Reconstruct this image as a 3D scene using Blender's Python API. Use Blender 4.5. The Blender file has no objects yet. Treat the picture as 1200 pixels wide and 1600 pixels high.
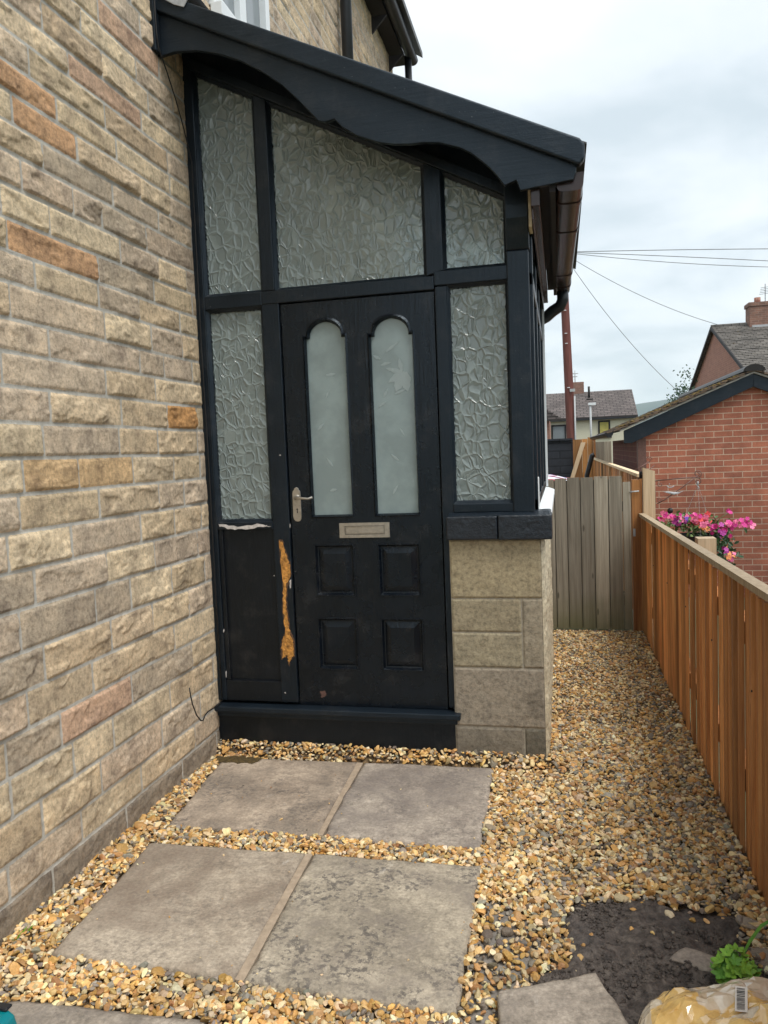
import bpy, math, random
import numpy as np
from mathutils import Vector, Matrix
R = math.radians
rng = np.random.default_rng(7)
random.seed(7)
sc = bpy.context.scene
COL = sc.collection

# ------------------------------------------------------------------ camera
cam_d = bpy.data.cameras.new("camera"); cam = bpy.data.objects.new("camera", cam_d); COL.objects.link(cam)
CR = Vector((0.97438415, 0.2212325, -0.04039435)); CU = Vector((0.02256094, 0.08255179, 0.99633137)); CW = Vector((-0.22375551, 0.97172083, -0.07544594))
m = Matrix((CR, CU, -CW)).transposed().to_4x4(); m.translation = Vector((1.7598, -3.6289, 1.5393))
cam.matrix_world = m
cam_d.sensor_fit = 'VERTICAL'; cam_d.sensor_height = 36; cam_d.lens = 1208.67/1600*36
cam_d.clip_start = 0.05; cam_d.clip_end = 9000
sc.camera = cam

# ------------------------------------------------------------------ world, sun, exposure
SUN_EL, SUN_AZ = R(62), R(128)      # azimuth clockwise from +y
w = bpy.data.worlds.new("World"); sc.world = w; w.use_nodes = True
nt = w.node_tree; nt.nodes.clear()
N = nt.nodes.new; L = nt.links.new
out = N('ShaderNodeOutputWorld'); bg = N('ShaderNodeBackground'); L(bg.outputs[0], out.inputs[0])
sky = N('ShaderNodeTexSky'); sky.sky_type = 'NISHITA'; sky.sun_disc = False
sky.sun_elevation = SUN_EL; sky.sun_rotation = SUN_AZ; sky.dust_density = 2.0
bg.inputs[1].default_value = 0.11
tc = N('ShaderNodeTexCoord'); sep = N('ShaderNodeSeparateXYZ'); L(tc.outputs['Generated'], sep.inputs[0])
# project the view direction on a flat cloud deck
ad = N('ShaderNodeMath'); ad.operation = 'ADD'; ad.inputs[1].default_value = 0.22; L(sep.outputs[2], ad.inputs[0])
mx = N('ShaderNodeMath'); mx.operation = 'MAXIMUM'; mx.inputs[1].default_value = 0.05; L(ad.outputs[0], mx.inputs[0])
dv = N('ShaderNodeVectorMath'); dv.operation = 'DIVIDE'; L(tc.outputs['Generated'], dv.inputs[0])
cb = N('ShaderNodeCombineXYZ'); L(mx.outputs[0], cb.inputs[0]); L(mx.outputs[0], cb.inputs[1]); cb.inputs[2].default_value = 1
L(cb.outputs[0], dv.inputs[1])
n1 = N('ShaderNodeTexNoise'); n1.inputs['Scale'].default_value = 1.35; n1.inputs['Detail'].default_value = 7; n1.inputs['Roughness'].default_value = .52; n1.inputs['Distortion'].default_value = .35
L(dv.outputs[0], n1.inputs['Vector'])
cr = N('ShaderNodeValToRGB'); L(n1.outputs[0], cr.inputs[0])
cr.color_ramp.elements[0].position = .38; cr.color_ramp.elements[0].color = (3.35, 3.8, 4.1, 1)
cr.color_ramp.elements[1].position = .62; cr.color_ramp.elements[1].color = (5.0, 5.2, 5.3, 1)
e = cr.color_ramp.elements.new(.49); e.color = (4.3, 4.65, 4.9, 1)
mixw = N('ShaderNodeMixRGB'); mixw.inputs[0].default_value = .93; L(sky.outputs[0], mixw.inputs[1]); L(cr.outputs[0], mixw.inputs[2])
L(mixw.outputs[0], bg.inputs[0])
sun_d = bpy.data.lights.new("sun", 'SUN'); sun = bpy.data.objects.new("sun", sun_d); COL.objects.link(sun)
sun_d.energy = 1.6; sun_d.angle = R(32); sun_d.color = (1, .955, .89)
sd = Vector((math.sin(SUN_AZ)*math.cos(SUN_EL), math.cos(SUN_AZ)*math.cos(SUN_EL), math.sin(SUN_EL)))
sun.rotation_euler = sd.to_track_quat('Z', 'Y').to_euler(); sun.location = (3, -2, 9)
sc.view_settings.view_transform = 'Standard'; sc.view_settings.look = 'None'; sc.view_settings.gamma = 1
sc.view_settings.exposure = 1.0
sc.cycles.use_denoising = True
sc.cycles.volume_bounces = 2; sc.cycles.max_bounces = 8; sc.cycles.transparent_max_bounces = 8

# ------------------------------------------------------------------ numpy noise
def hsh(a, b, s):
    h = (a.astype(np.int64)*374761393 + b.astype(np.int64)*668265263 + s*974634777) & 0xffffffff
    h = ((h ^ (h >> 13))*1274126177) & 0xffffffff
    h = ((h ^ (h >> 16))*2246822519) & 0xffffffff
    return ((h ^ (h >> 13)) & 0xffffff)/float(0xffffff)
def vn(x, y, s=0):
    xi = np.floor(x); yi = np.floor(y); fx = x-xi; fy = y-yi
    fx = fx*fx*(3-2*fx); fy = fy*fy*(3-2*fy)
    a = hsh(xi, yi, s); b = hsh(xi+1, yi, s); c = hsh(xi, yi+1, s); d = hsh(xi+1, yi+1, s)
    return (a*(1-fx)+b*fx)*(1-fy)+(c*(1-fx)+d*fx)*fy
def fbm(x, y, o=4, s=0, g=.5):
    t = 0; a = 1; n = 0
    for i in range(o):
        t = t+a*vn(x*2**i+i*17.3, y*2**i+i*9.1, s+i); n += a; a *= g
    return t/n
def sst(a, b, x):
    t = np.clip((x-a)/(b-a), 0, 1); return t*t*(3-2*t)

# ------------------------------------------------------------------ object helpers
def tag(o, label=None, cat=None, group=None, kind=None):
    if label: o['label'] = label
    if cat: o['category'] = cat
    if group: o['group'] = group
    if kind: o['kind'] = kind
    return o
def thing(name, loc, label, cat, group=None):
    o = bpy.data.objects.new(name, None); o.location = loc; o.empty_display_size = .1; COL.objects.link(o)
    return tag(o, label, cat, group)
def org(p):
    v = Vector((0, 0, 0))
    while p is not None:
        v = v+p.location; p = p.parent
    return v
class MB:
    def __init__(s): s.v = []; s.f = []; s.m = []; s.sm = []
    def add(s, vs, fs, mi=0, sm=False):
        n = len(s.v); s.v += [tuple(v) for v in vs]
        for f in fs: s.f.append(tuple(n+i for i in f)); s.m.append(mi); s.sm.append(sm)
        return s
    def box(s, x0, x1, y0, y1, z0, z1, mi=0):
        return s.add([(x0,y0,z0),(x1,y0,z0),(x1,y1,z0),(x0,y1,z0),(x0,y0,z1),(x1,y0,z1),(x1,y1,z1),(x0,y1,z1)],
              [(0,3,2,1),(4,5,6,7),(0,1,5,4),(1,2,6,5),(2,3,7,6),(3,0,4,7)], mi)
    def prism(s, poly, ax, a, b, mi=0):
        def P(p, c): return (c, p[0], p[1]) if ax == 'x' else ((p[0], c, p[1]) if ax == 'y' else (p[0], p[1], c))
        n = len(poly)
        ar = sum(poly[i][0]*poly[(i+1)%n][1]-poly[(i+1)%n][0]*poly[i][1] for i in range(n))
        flip = (ar < 0) != (ax == 'y')
        if flip: poly = poly[::-1]
        if a > b: a, b = b, a
        vs = [P(p, a) for p in poly]+[P(p, b) for p in poly]
        fs = [tuple(range(n))[::-1], tuple(range(n, 2*n))]+[(i, (i+1)%n, n+(i+1)%n, n+i) for i in range(n)]
        return s.add(vs, fs, mi)
    def tube(s, pts, r, n=8, mi=0, cap=True):
        pts = [Vector(p) for p in pts]; rs = r if isinstance(r, (list, tuple)) else [r]*len(pts)
        vs = []; fs = []; pu = None
        for i, p in enumerate(pts):
            t = (pts[min(i+1, len(pts)-1)]-pts[max(i-1, 0)]).normalized()
            u = (pu - t*pu.dot(t)) if pu is not None else t.orthogonal()
            if u.length < 1e-6: u = t.orthogonal()
            u.normalize(); pu = u; v2 = t.cross(u)
            for k in range(n):
                a = 2*math.pi*k/n; vs.append(p+(u*math.cos(a)+v2*math.sin(a))*rs[i])
        for i in range(len(pts)-1):
            for k in range(n): fs.append((i*n+k, i*n+(k+1)%n, (i+1)*n+(k+1)%n, (i+1)*n+k))
        if cap: fs.append(tuple(range(n))[::-1]); fs.append(tuple((len(pts)-1)*n+k for k in range(n)))
        return s.add(vs, fs, mi, True)
    def quad(s, a, b, c, d, mi=0): return s.add([a, b, c, d], [(0, 1, 2, 3)], mi)
    def build(s, name, mats, parent=None, bevel=0, seg=2):
        o0 = org(parent) if parent else Vector((0, 0, 0))
        me = bpy.data.meshes.new(name); me.from_pydata([tuple(Vector(v)-o0) for v in s.v], [], s.f)
        if not isinstance(mats, (list, tuple)): mats = [mats]
        for mm in mats: me.materials.append(mm)
        me.polygons.foreach_set('material_index', s.m); me.polygons.foreach_set('use_smooth', s.sm); me.update()
        o = bpy.data.objects.new(name, me); COL.objects.link(o)
        if parent: o.parent = parent
        if bevel:
            md = o.modifiers.new('bevel', 'BEVEL'); md.width = bevel; md.segments = seg; md.limit_method = 'ANGLE'; md.angle_limit = R(40)
        return o
def npmesh(name, V, F, mats, parent=None, attrs=None, smooth=True, mi=None):
    o0 = np.array(org(parent)) if parent else np.zeros(3)
    V = np.asarray(V, dtype=np.float32)-o0.astype(np.float32); F = np.asarray(F, dtype=np.int32); k = F.shape[1]
    me = bpy.data.meshes.new(name); me.vertices.add(len(V)); me.vertices.foreach_set('co', V.ravel())
    me.loops.add(F.size); me.loops.foreach_set('vertex_index', F.ravel())
    me.polygons.add(len(F)); me.polygons.foreach_set('loop_start', np.arange(0, F.size, k, dtype=np.int32))
    me.polygons.foreach_set('use_smooth', np.full(len(F), smooth))
    if not isinstance(mats, (list, tuple)): mats = [mats]
    for mm in mats: me.materials.append(mm)
    if mi is not None: me.polygons.foreach_set('material_index', np.asarray(mi, dtype=np.int32))
    for an, (tp, arr) in (attrs or {}).items():
        at = me.attributes.new(an, tp, 'POINT')
        if tp == 'FLOAT_COLOR':
            c = np.ones((len(V), 4), np.float32); c[:, :3] = arr; at.data.foreach_set('color', c.ravel())
        else: at.data.foreach_set('value', np.asarray(arr, np.float32).ravel())
    me.update(); me.validate()
    o = bpy.data.objects.new(name, me); COL.objects.link(o)
    if parent: o.parent = parent
    return o
def grid_faces(ny, nx):
    i = np.arange(ny-1)[:, None]*nx+np.arange(nx-1)[None, :]
    return np.stack([i, i+1, i+nx+1, i+nx], -1).reshape(-1, 4)

# ------------------------------------------------------------------ material helpers
class NT:
    def __init__(s, name):
        s.m = bpy.data.materials.new(name); s.m.use_nodes = True; s.t = s.m.node_tree; s.t.nodes.clear()
        s.o = s.n('ShaderNodeOutputMaterial'); s.b = s.n('ShaderNodeBsdfPrincipled'); s.l(s.b.outputs[0], s.o.inputs[0])
        s.tc = s.n('ShaderNodeTexCoord').outputs['Object']
    def n(s, t, **k):
        nd = s.t.nodes.new(t)
        for a, b in k.items(): setattr(nd, a, b)
        return nd
    def l(s, a, b): s.t.links.new(a, b)
    def set(s, nd, key, v):
        if hasattr(v, 'is_output'): s.l(v, nd.inputs[key])
        else: nd.inputs[key].default_value = v
    def mapv(s, sx=1, sy=1, sz=1, src=None, loc=(0, 0, 0)):
        mp = s.n('ShaderNodeMapping'); mp.inputs['Scale'].default_value = (sx, sy, sz); mp.inputs['Location'].default_value = loc
        s.l(src or s.tc, mp.inputs[0]); return mp.outputs[0]
    def noise(s, scale, detail=4, rough=.5, vec=None, dist=0):
        nd = s.n('ShaderNodeTexNoise'); nd.inputs['Scale'].default_value = scale; nd.inputs['Detail'].default_value = detail
        nd.inputs['Roughness'].default_value = rough; nd.inputs['Distortion'].default_value = dist; s.l(vec or s.tc, nd.inputs['Vector']); return nd.outputs[0]
    def vor(s, scale, feat='F1', vec=None, rnd=1.0):
        nd = s.n('ShaderNodeTexVoronoi'); nd.feature = feat; nd.inputs['Scale'].default_value = scale; nd.inputs['Randomness'].default_value = rnd
        s.l(vec or s.tc, nd.inputs['Vector']); return nd
    def ramp(s, v, stops):
        r = s.n('ShaderNodeValToRGB'); s.l(v, r.inputs[0]); el = r.color_ramp.elements
        while len(el) > len(stops) and len(el) > 1: el.remove(el[-1])
        while len(el) < len(stops): el.new(.5)
        for e_, (p, c) in zip(el, stops):
            e_.position = p; e_.color = (c, c, c, 1) if isinstance(c, (int, float)) else (*c, 1)
        return r.outputs[0]
    def mix(s, f, a, b, mode='MIX'):
        x = s.n('ShaderNodeMixRGB', blend_type=mode)
        for k_, v in ((0, f), (1, a), (2, b)):
            if hasattr(v, 'is_output'): s.l(v, x.inputs[k_])
            elif isinstance(v, (tuple, list)): x.inputs[k_].default_value = (*v, 1)
            else: x.inputs[k_].default_value = v if k_ == 0 else (v, v, v, 1)
        return x.outputs[0]
    def math(s, op, a, b=0, clamp=False):
        x = s.n('ShaderNodeMath', operation=op); x.use_clamp = clamp
        for k_, v in ((0, a), (1, b)):
            if hasattr(v, 'is_output'): s.l(v, x.inputs[k_])
            else: x.inputs[k_].default_value = v
        return x.outputs[0]
    def attr(s, name, out='Color'):
        a = s.n('ShaderNodeAttribute'); a.attribute_name = name; return a.outputs[out]
    def bump(s, h, strength=.5, dist=.01, prev=None):
        b = s.n('ShaderNodeBump'); b.inputs['Strength'].default_value = strength; b.inputs['Distance'].default_value = dist
        s.l(h, b.inputs['Height'])
        if prev is not None: s.l(prev, b.inputs['Normal'])
        return b.outputs[0]
    def fin(s, col=None, rough=None, normal=None, **k):
        if col is not None: s.set(s.b, 'Base Color', (*col, 1) if isinstance(col, tuple) else col)
        if rough is not None: s.set(s.b, 'Roughness', rough)
        if normal is not None: s.l(normal, s.b.inputs['Normal'])
        for a, v in k.items(): s.set(s.b, a.replace('_', ' '), v)
        return s.m
M = {}
def simple(name, c, rough=.6, var=.25, scale=12, bs=60, bstr=.25, bd=.003, detail=5, **k):
    t = NT(name); n_ = t.noise(scale, detail, .6)
    col = t.ramp(n_, [(.25, tuple(x*(1-var) for x in c)), (.75, tuple(min(1, x*(1+var)) for x in c))])
    nm = t.bump(t.noise(bs, 4, .6), bstr, bd)
    M[name] = t.fin(col, rough, nm, **k); return M[name]

def paint(name, c, rough=.38, streak='Z'):
    t = NT(name)
    sc_ = {'Z': (60, 60, 5), 'X': (5, 60, 60), 'N': (25, 25, 25)}[streak]
    v = t.mapv(*sc_); st = t.noise(1, 4, .6, v)
    bl = t.noise(7, 5, .6)
    col = t.mix(t.ramp(bl, [(.3, 0.), (.75, 1.)]), tuple(x*.8 for x in c), tuple(x*1.35 for x in c))
    # small chips and scuffs of pale dust
    chip = t.ramp(t.noise(85, 3, .55), [(.735, 0.), (.76, 1.)])
    col = t.mix(t.math('MULTIPLY', chip, .5), col, (.22, .23, .24))
    col = t.mix(t.ramp(t.noise(5, 6, .75), [(.52, 0.), (.72, .12)]), col, (.16, .15, .14))
    nm = t.bump(st, .6, .003); nm = t.bump(t.noise(90, 4, .65), .45, .002, nm)
    M[name] = t.fin(col, t.math('ADD', t.math('MULTIPLY', bl, .3), rough-.1), nm, Specular_IOR_Level=.45, Specular_Tint=(.74, .88, 1.0, 1))
    return M[name]
paint('black_paint', (.0046, .0080, .0130), .30)
paint('black_paint_board', (.0064, .0108, .0168), .34, 'X')
paint('door_paint', (.0027, .0045, .0080), .22)
paint('panel_paint', (.0030, .0034, .0050), .40)
# thick lumpy paint on brick sill
t = NT('lumpy_paint'); n_ = t.noise(38, 5, .65)
M['lumpy_paint'] = t.fin(t.ramp(n_, [(.3, (.006, .010, .016)), (.8, (.016, .025, .036))]), .3, t.bump(n_, .9, .008))
simple('brown_plastic', (.030, .0165, .0155), .24, .4, 5, 40, .1)
simple('white_plastic', (.72, .76, .78), .3, .06, 5, 20, .05)
simple('white_sill_paint', (.75, .78, .79), .35, .15, 30, 30, .4, .004)
simple('dark_timber', (.012, .010, .012), .7, .4, 12)
simple('lead', (.42, .44, .46), .5, .3, 30, 20, .5, .01)
simple('black_plastic', (.014, .017, .022), .35, .2)
simple('black_rubber', (.008, .008, .009), .5, .2)
simple('interior_plaster', (.62, .64, .60), .9, .08)
simple('nickel', (.50, .48, .44), .30, .2, 60, 90, .5, .001, Metallic=.9)
simple('dark_metal', (.03, .028, .027), .45, .3, 40, Metallic=.6)
simple('rust_metal', (.16, .09, .075), .5, .4, 60, Metallic=.3)
simple('bare_wood_orange', (.50, .235, .05), .8, .75, 55, 60, 1., .008)
simple('peel_shade_edge', (.10, .055, .03), .9, .6, 60, 60, 1., .006)
simple('flaked_primer', (.55, .52, .50), .8, .3, 60)
simple('mortar', (.36, .285, .21), .95, .25, 40, 150, .6, .003)
simple('grey_mortar', (.36, .355, .33), .95, .2, 40, 150, .6, .003)
simple('render_cream', (.62, .54, .38), .95, .2, 25, 30, .9, .015)
simple('slate', (.10, .105, .11), .6, .3, 10)
simple('galvanised', (.40, .42, .43), .5, .15)

# rock faced sandstone: attribute col = colour of each stone, d = distance to its edge
def stone_mat(name, mortar=(.40, .385, .345), fine=1.0, mot=.85):
    t = NT(name); c = t.attr('col'); d = t.attr('d', 'Fac')
    n1 = t.noise(9, 6, .65); n2 = t.noise(60, 5, .7); n3 = t.noise(3.2, 4, .6)
    col = t.mix(mot, c, t.ramp(n1, [(.33, (.55, .52, .51)), (.46, (.93, .92, .90)), (.64, (1.22, 1.18, 1.12))]), 'MULTIPLY')
    col = t.mix(.75, col, t.ramp(n2, [(.34, .50), (.52, 1.0), (.68, 1.28)]), 'MULTIPLY')
    col = t.mix(t.ramp(n3, [(.58, 0.), (.75, .55)]), col, t.mix(1.0, col, (.55, .53, .54), 'MULTIPLY'))
    dd = t.math('ADD', d, t.math('MULTIPLY', t.math('SUBTRACT', t.noise(45, 3, .6), .5), .006))
    mk = t.ramp(t.math('MULTIPLY', t.math('ADD', dd, .01), 50), [(.47, 0.), (.53, 1.)])
    mc = t.mix(.6, mortar, t.ramp(t.noise(30, 5, .7), [(.3, .7), (.7, 1.2)]), 'MULTIPLY')
    nm = t.bump(t.noise(22, 7, .72), .6*fine, .012); nm = t.bump(t.noise(150, 4, .75), .8*fine, .005, nm)
    M[name] = t.fin(t.mix(mk, mc, col), .93, nm); return M[name]
stone_mat('sandstone', (.47, .455, .41), .8)
stone_mat('dressed_stone', (.34, .31, .25), .6, .3)

def brick_mat(name, b1, b2, mort, bw=.225, rh=.075, ms=.01, face='y', var=.3, grime=None):
    t = NT(name); s_ = t.n('ShaderNodeSeparateXYZ'); t.l(t.tc, s_.inputs[0]); cb_ = t.n('ShaderNodeCombineXYZ')
    t.l(s_.outputs[0 if face == 'y' else 1], cb_.inputs[0]); t.l(s_.outputs[2], cb_.inputs[1])
    br = t.n('ShaderNodeTexBrick'); t.l(cb_.outputs[0], br.inputs['Vector']); br.inputs['Scale'].default_value = 1
    br.inputs['Brick Width'].default_value = bw; br.inputs['Row Height'].default_value = rh; br.inputs['Mortar Size'].default_value = ms*.5
    br.inputs['Mortar Smooth'].default_value = .1; br.inputs['Color1'].default_value = (*b1, 1); br.inputs['Color2'].default_value = (*b2, 1); br.inputs['Mortar'].default_value = (*mort, 1)
    col = t.mix(.8, br.outputs[0], t.ramp(t.noise(5, 5, .65), [(.3, 1-var), (.7, 1+var)]), 'MULTIPLY')
    col = t.mix(.6, col, t.ramp(t.noise(60, 3, .6), [(.3, .75), (.7, 1.2)]), 'MULTIPLY')
    if grime:
        g = t.math('ADD', s_.outputs[2], t.math('MULTIPLY', t.noise(2.2, 4, .6), .8))
        col = t.mix(t.ramp(t.math('MULTIPLY', g, .5), [(grime[0], .75), (grime[1], 0.)]), col, t.mix(1., col, (.62, .60, .62), 'MULTIPLY'))
    inv = t.math('SUBTRACT', 1, br.outputs['Fac']); nm = t.bump(inv, .6, .006); nm = t.bump(t.noise(90, 3), .4, .003, nm)
    M[name] = t.fin(col, .9, nm); return M[name]
brick_mat('garage_brick', (.45, .165, .100), (.33, .125, .082), (.56, .43, .33), grime=(.45, .75))
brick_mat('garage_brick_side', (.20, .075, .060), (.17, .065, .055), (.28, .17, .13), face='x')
brick_mat('house_brick', (.40, .19, .135), (.33, .15, .11), (.42, .28, .22), face='x', var=.15)
brick_mat('house_brick_front', (.33, .16, .11), (.28, .13, .10), (.38, .27, .22), var=.2)
brick_mat('dark_painted_stone', (.020, .024, .033), (.028, .033, .044), (.012, .014, .02), .5, .16, .03, var=.4)
brick_mat('chimney_brick', (.27, .14, .10), (.20, .11, .085), (.30, .24, .19), var=.3)

def tile_mat(name, c, row=.1, wid=.2, lichen=(.25, .17, .06), ax=(0, 1)):
    t = NT(name); s_ = t.n('ShaderNodeSeparateXYZ'); t.l(t.tc, s_.inputs[0]); cb_ = t.n('ShaderNodeCombineXYZ')
    t.l(s_.outputs[ax[0]], cb_.inputs[0]); t.l(s_.outputs[ax[1]], cb_.inputs[1])
    br = t.n('ShaderNodeTexBrick'); t.l(cb_.outputs[0], br.inputs['Vector']); br.inputs['Scale'].default_value = 1
    br.inputs['Brick Width'].default_value = wid; br.inputs['Row Height'].default_value = row; br.inputs['Mortar Size'].default_value = row*.09
    br.inputs['Color1'].default_value = (*[x*.8 for x in c], 1); br.inputs['Color2'].default_value = (*[x*1.2 for x in c], 1); br.inputs['Mortar'].default_value = (*[x*.28 for x in c], 1)
    col = t.mix(.8, br.outputs[0], t.ramp(t.noise(2.2, 6, .7), [(.3, .65), (.7, 1.25)]), 'MULTIPLY')
    col = t.mix(t.ramp(t.noise(7, 5, .7), [(.62, 0.), (.72, .6)]), col, lichen)
    nm = t.bump(t.math('SUBTRACT', 1, br.outputs['Fac']), .8, .02)
    M[name] = t.fin(col, .9, nm); return M[name]
tile_mat('grey_tiles', (.165, .150, .135), .16, .28)
tile_mat('brown_tiles', (.12, .10, .095), .25, .4, (.12, .10, .09))
tile_mat('garage_tiles', (.17, .125, .09), .14, .2)

def wood_mat(name, dark, light, knots=True, green=None, rough=.7, ring=1.0):
    t = NT(name); c = t.attr('tint'); off = t.n('ShaderNodeVectorMath', operation='ADD'); t.l(t.tc, off.inputs[0])
    sv = t.n('ShaderNodeVectorMath', operation='SCALE'); t.l(c, sv.inputs[0]); sv.inputs['Scale'].default_value = 9.0; t.l(sv.outputs[0], off.inputs[1])
    v = off.outputs[0]
    g = t.noise(1, 5, .62, t.mapv(38, 38, 1.3, v), .6)
    g2 = t.noise(1, 3, .5, t.mapv(160, 160, 5, v))
    col = t.mix(t.ramp(g, [(.3, 0.), (.7, 1.)]), dark, light)
    col = t.mix(.6*ring, col, t.ramp(g2, [(.3, .7), (.7, 1.2)]), 'MULTIPLY')
    sep_ = t.n('ShaderNodeSeparateColor'); t.l(c, sep_.inputs[0])
    col = t.mix(.9, col, t.ramp(sep_.outputs[0], [(0, .50), (.5, 1.), (1, 1.55)]), 'MULTIPLY')
    if knots:
        vo = t.vor(1, 'F1', t.mapv(13, 13, 3.6, v))
        k_ = t.ramp(vo.outputs['Distance'], [(.07, 1.), (.13, 0.)])
        col = t.mix(t.math('MULTIPLY', k_, .85), col, tuple(x*.35 for x in dark))
    if green:
        s_ = t.n('ShaderNodeSeparateXYZ'); t.l(t.tc, s_.inputs[0])
        gz = t.math('ADD', s_.outputs[2], t.math('MULTIPLY', t.noise(6, 3), .35))
        col = t.mix(t.ramp(gz, [(.16, .75), (.55, 0.)]), col, green)
    nm = t.bump(g, .3, .002); nm = t.bump(g2, .3, .001, nm)
    M[name] = t.fin(col, rough, nm); return M[name]
wood_mat('fence_wood', (.28, .095, .024), (.72, .325, .100))
wood_mat('gate_wood', (.20, .17, .125), (.36, .32, .25), green=(.12, .125, .045))
wood_mat('pale_timber', (.48, .34, .20), (.64, .50, .34), knots=False)
wood_mat('pale_timber_grey', (.46, .34, .21), (.70, .55, .37), knots=True)
wood_mat('sawn_edge', (.42, .17, .050), (.76, .40, .15), knots=False)
wood_mat('bright_timber', (.35, .15, .04), (.52, .26, .09))

# obscured window glass with a moulded crackle of cells
def glass(name, base, cells=True, trans=.35, scale=27, rough=.1, bs=1.0):
    t = NT(name)
    s_ = t.n('ShaderNodeSeparateXYZ'); t.l(t.tc, s_.inputs[0])
    if cells:
        wv = t.n('ShaderNodeTexNoise'); wv.inputs['Scale'].default_value = 11; wv.inputs['Detail'].default_value = 2; t.l(t.tc, wv.inputs['Vector'])
        sb = t.n('ShaderNodeVectorMath', operation='SUBTRACT'); t.l(wv.outputs['Color'], sb.inputs[0]); sb.inputs[1].default_value = (.5, .5, .5)
        sl = t.n('ShaderNodeVectorMath', operation='SCALE'); t.l(sb.outputs[0], sl.inputs[0]); sl.inputs['Scale'].default_value = .060
        adv = t.n('ShaderNodeVectorMath', operation='ADD'); t.l(t.tc, adv.inputs[0]); t.l(sl.outputs[0], adv.inputs[1])
        mp = t.mapv(1, 0.0, .72, adv.outputs[0])
        ve = t.vor(scale, 'DISTANCE_TO_EDGE', mp, .85).outputs['Distance']
        edge = t.ramp(ve, [(0., 1.), (.06, .55), (.15, 0.)])
        mp2 = t.mapv(1.9, 0.0, .55, adv.outputs[0], (3.1, 0, 1.7))
        ve2 = t.vor(scale*.8, 'DISTANCE_TO_EDGE', mp2, 1.0).outputs['Distance']
        msk = t.ramp(t.noise(12, 2), [(.44, 0.), (.54, 1.)])
        e2 = t.math('MULTIPLY', t.ramp(ve2, [(0., 1.), (.05, .5), (.13, 0.)]), msk)
        h = t.math('MAXIMUM', edge, t.math('MULTIPLY', e2, .8))
        h = t.math('ADD', h, t.math('MULTIPLY', t.noise(40, 3), .25))
        nm = t.bump(h, bs, .006)
        col = t.mix(t.math('MULTIPLY', h, .25), base, tuple(min(1, x*2.2+.05) for x in base))  # ridges lightened in the colour, in place of sky reflections
    else:
        h = t.noise(55, 5, .7); nm = t.bump(h, .35, .002)
        col = t.mix(t.ramp(t.noise(6, 4, .6), [(.42, 0.), (.60, .8)]), base, tuple(x*1.3 for x in base))
    return t.fin(col, rough, nm, Transmission_Weight=trans, IOR=1.5, Specular_IOR_Level=.75)
M['crackle_glass'] = glass('crackle_glass', (.31, .375, .37), scale=22, bs=.75, rough=.07, trans=.45)
M['door_glass'] = glass('door_glass', (.30, .385, .395), False, .3, rough=.2)
t = NT('etched_glass'); M['etched_glass'] = t.fin((.36, .44, .45), .3, t.bump(t.noise(1, 3, .6, t.mapv(120, 20, 40)), .6, .003), Transmission_Weight=.15)
t = NT('window_glass'); M['window_glass'] = t.fin((.35, .40, .43), .05, None, Transmission_Weight=.4)

# ------------------------------------------------------------------ ground level
def gz(x, y):
    return .030+.058*sst(-.095, -.02, y)*(1-sst(1.70, 1.85, x))*(1-sst(.0, .1, y))+.018*sst(.16, .03, x)*sst(-.1, -.5, y)

# terrain out to the horizon
t = NT('ground_earth')
gcol = t.mix(t.ramp(t.noise(.6, 6, .6), [(.4, 0.), (.6, 1.)]), (.07, .085, .035), (.11, .10, .06))
M['ground_earth'] = t.fin(gcol, 1.0, t.bump(t.noise(9, 5), .6, .05))
gs = np.concatenate([-np.geomspace(5200, 6, 26), np.linspace(-4, 4, 9), np.geomspace(6, 5200, 26)])
gx_ = np.sort(np.concatenate([gs, [2.43, 2.45]]))
GX, GY = np.meshgrid(gx_, gs)
GZ = np.where(GX > 2.44, -.50, -.02)
g = npmesh('ground', np.stack([GX, GY, GZ], -1).reshape(-1, 3), grid_faces(*GX.shape), M['ground_earth'])
tag(g, 'grassy ground under the gardens and houses', 'ground', kind='structure')

# far hill
t = NT('hill_grass'); M['hill_grass'] = t.fin(t.ramp(t.noise(.01, 5), [(.4, (.020, .045, .040)), (.6, (.04, .065, .05))]), 1.0)
hx = np.linspace(-2500, 3500, 160); hy = np.linspace(1700, 4200, 60)
HX, HY = np.meshgrid(hx, hy)
ridge = 90+58*sst(-100, 500, HX)-60*sst(-200, -1800, HX)
HZ = ridge*sst(1700, 2500, HY)*(1-sst(2700, 4200, HY)*.8)*1.02+14*(fbm(HX/260, HY/260, 4, 3)-.5)*sst(1700, 2100, HY)-8
h_ = npmesh('hill', np.stack([HX, HY, HZ], -1).reshape(-1, 3), grid_faces(*HX.shape), M['hill_grass'])
tag(h_, 'long blue hill fading in the haze behind the houses', 'hill', kind='structure')

# earth bed under the gravel
t = NT('gravel_bed')
bed = t.mix(t.ramp(t.noise(95, 4, .7), [(.35, 0.), (.65, 1.)]), (.05, .035, .022), (.30, .20, .10))
M['gravel_bed'] = t.fin(bed, 1.0, t.bump(t.noise(110, 4, .7), 1.0, .015))
bx = np.linspace(-.02, 2.42, 100); by = np.linspace(-4.6, 2.9, 260); BX, BY = np.meshgrid(bx, by)
BZ = gz(BX, BY)-.016+.006*(fbm(BX*14, BY*14, 3, 2)-.5)
g = npmesh('path', np.stack([BX, BY, BZ], -1).reshape(-1, 3), grid_faces(*BX.shape), M['gravel_bed'])
tag(g, 'earth bed of the path beneath the loose gravel', 'path', kind='structure')

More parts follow.
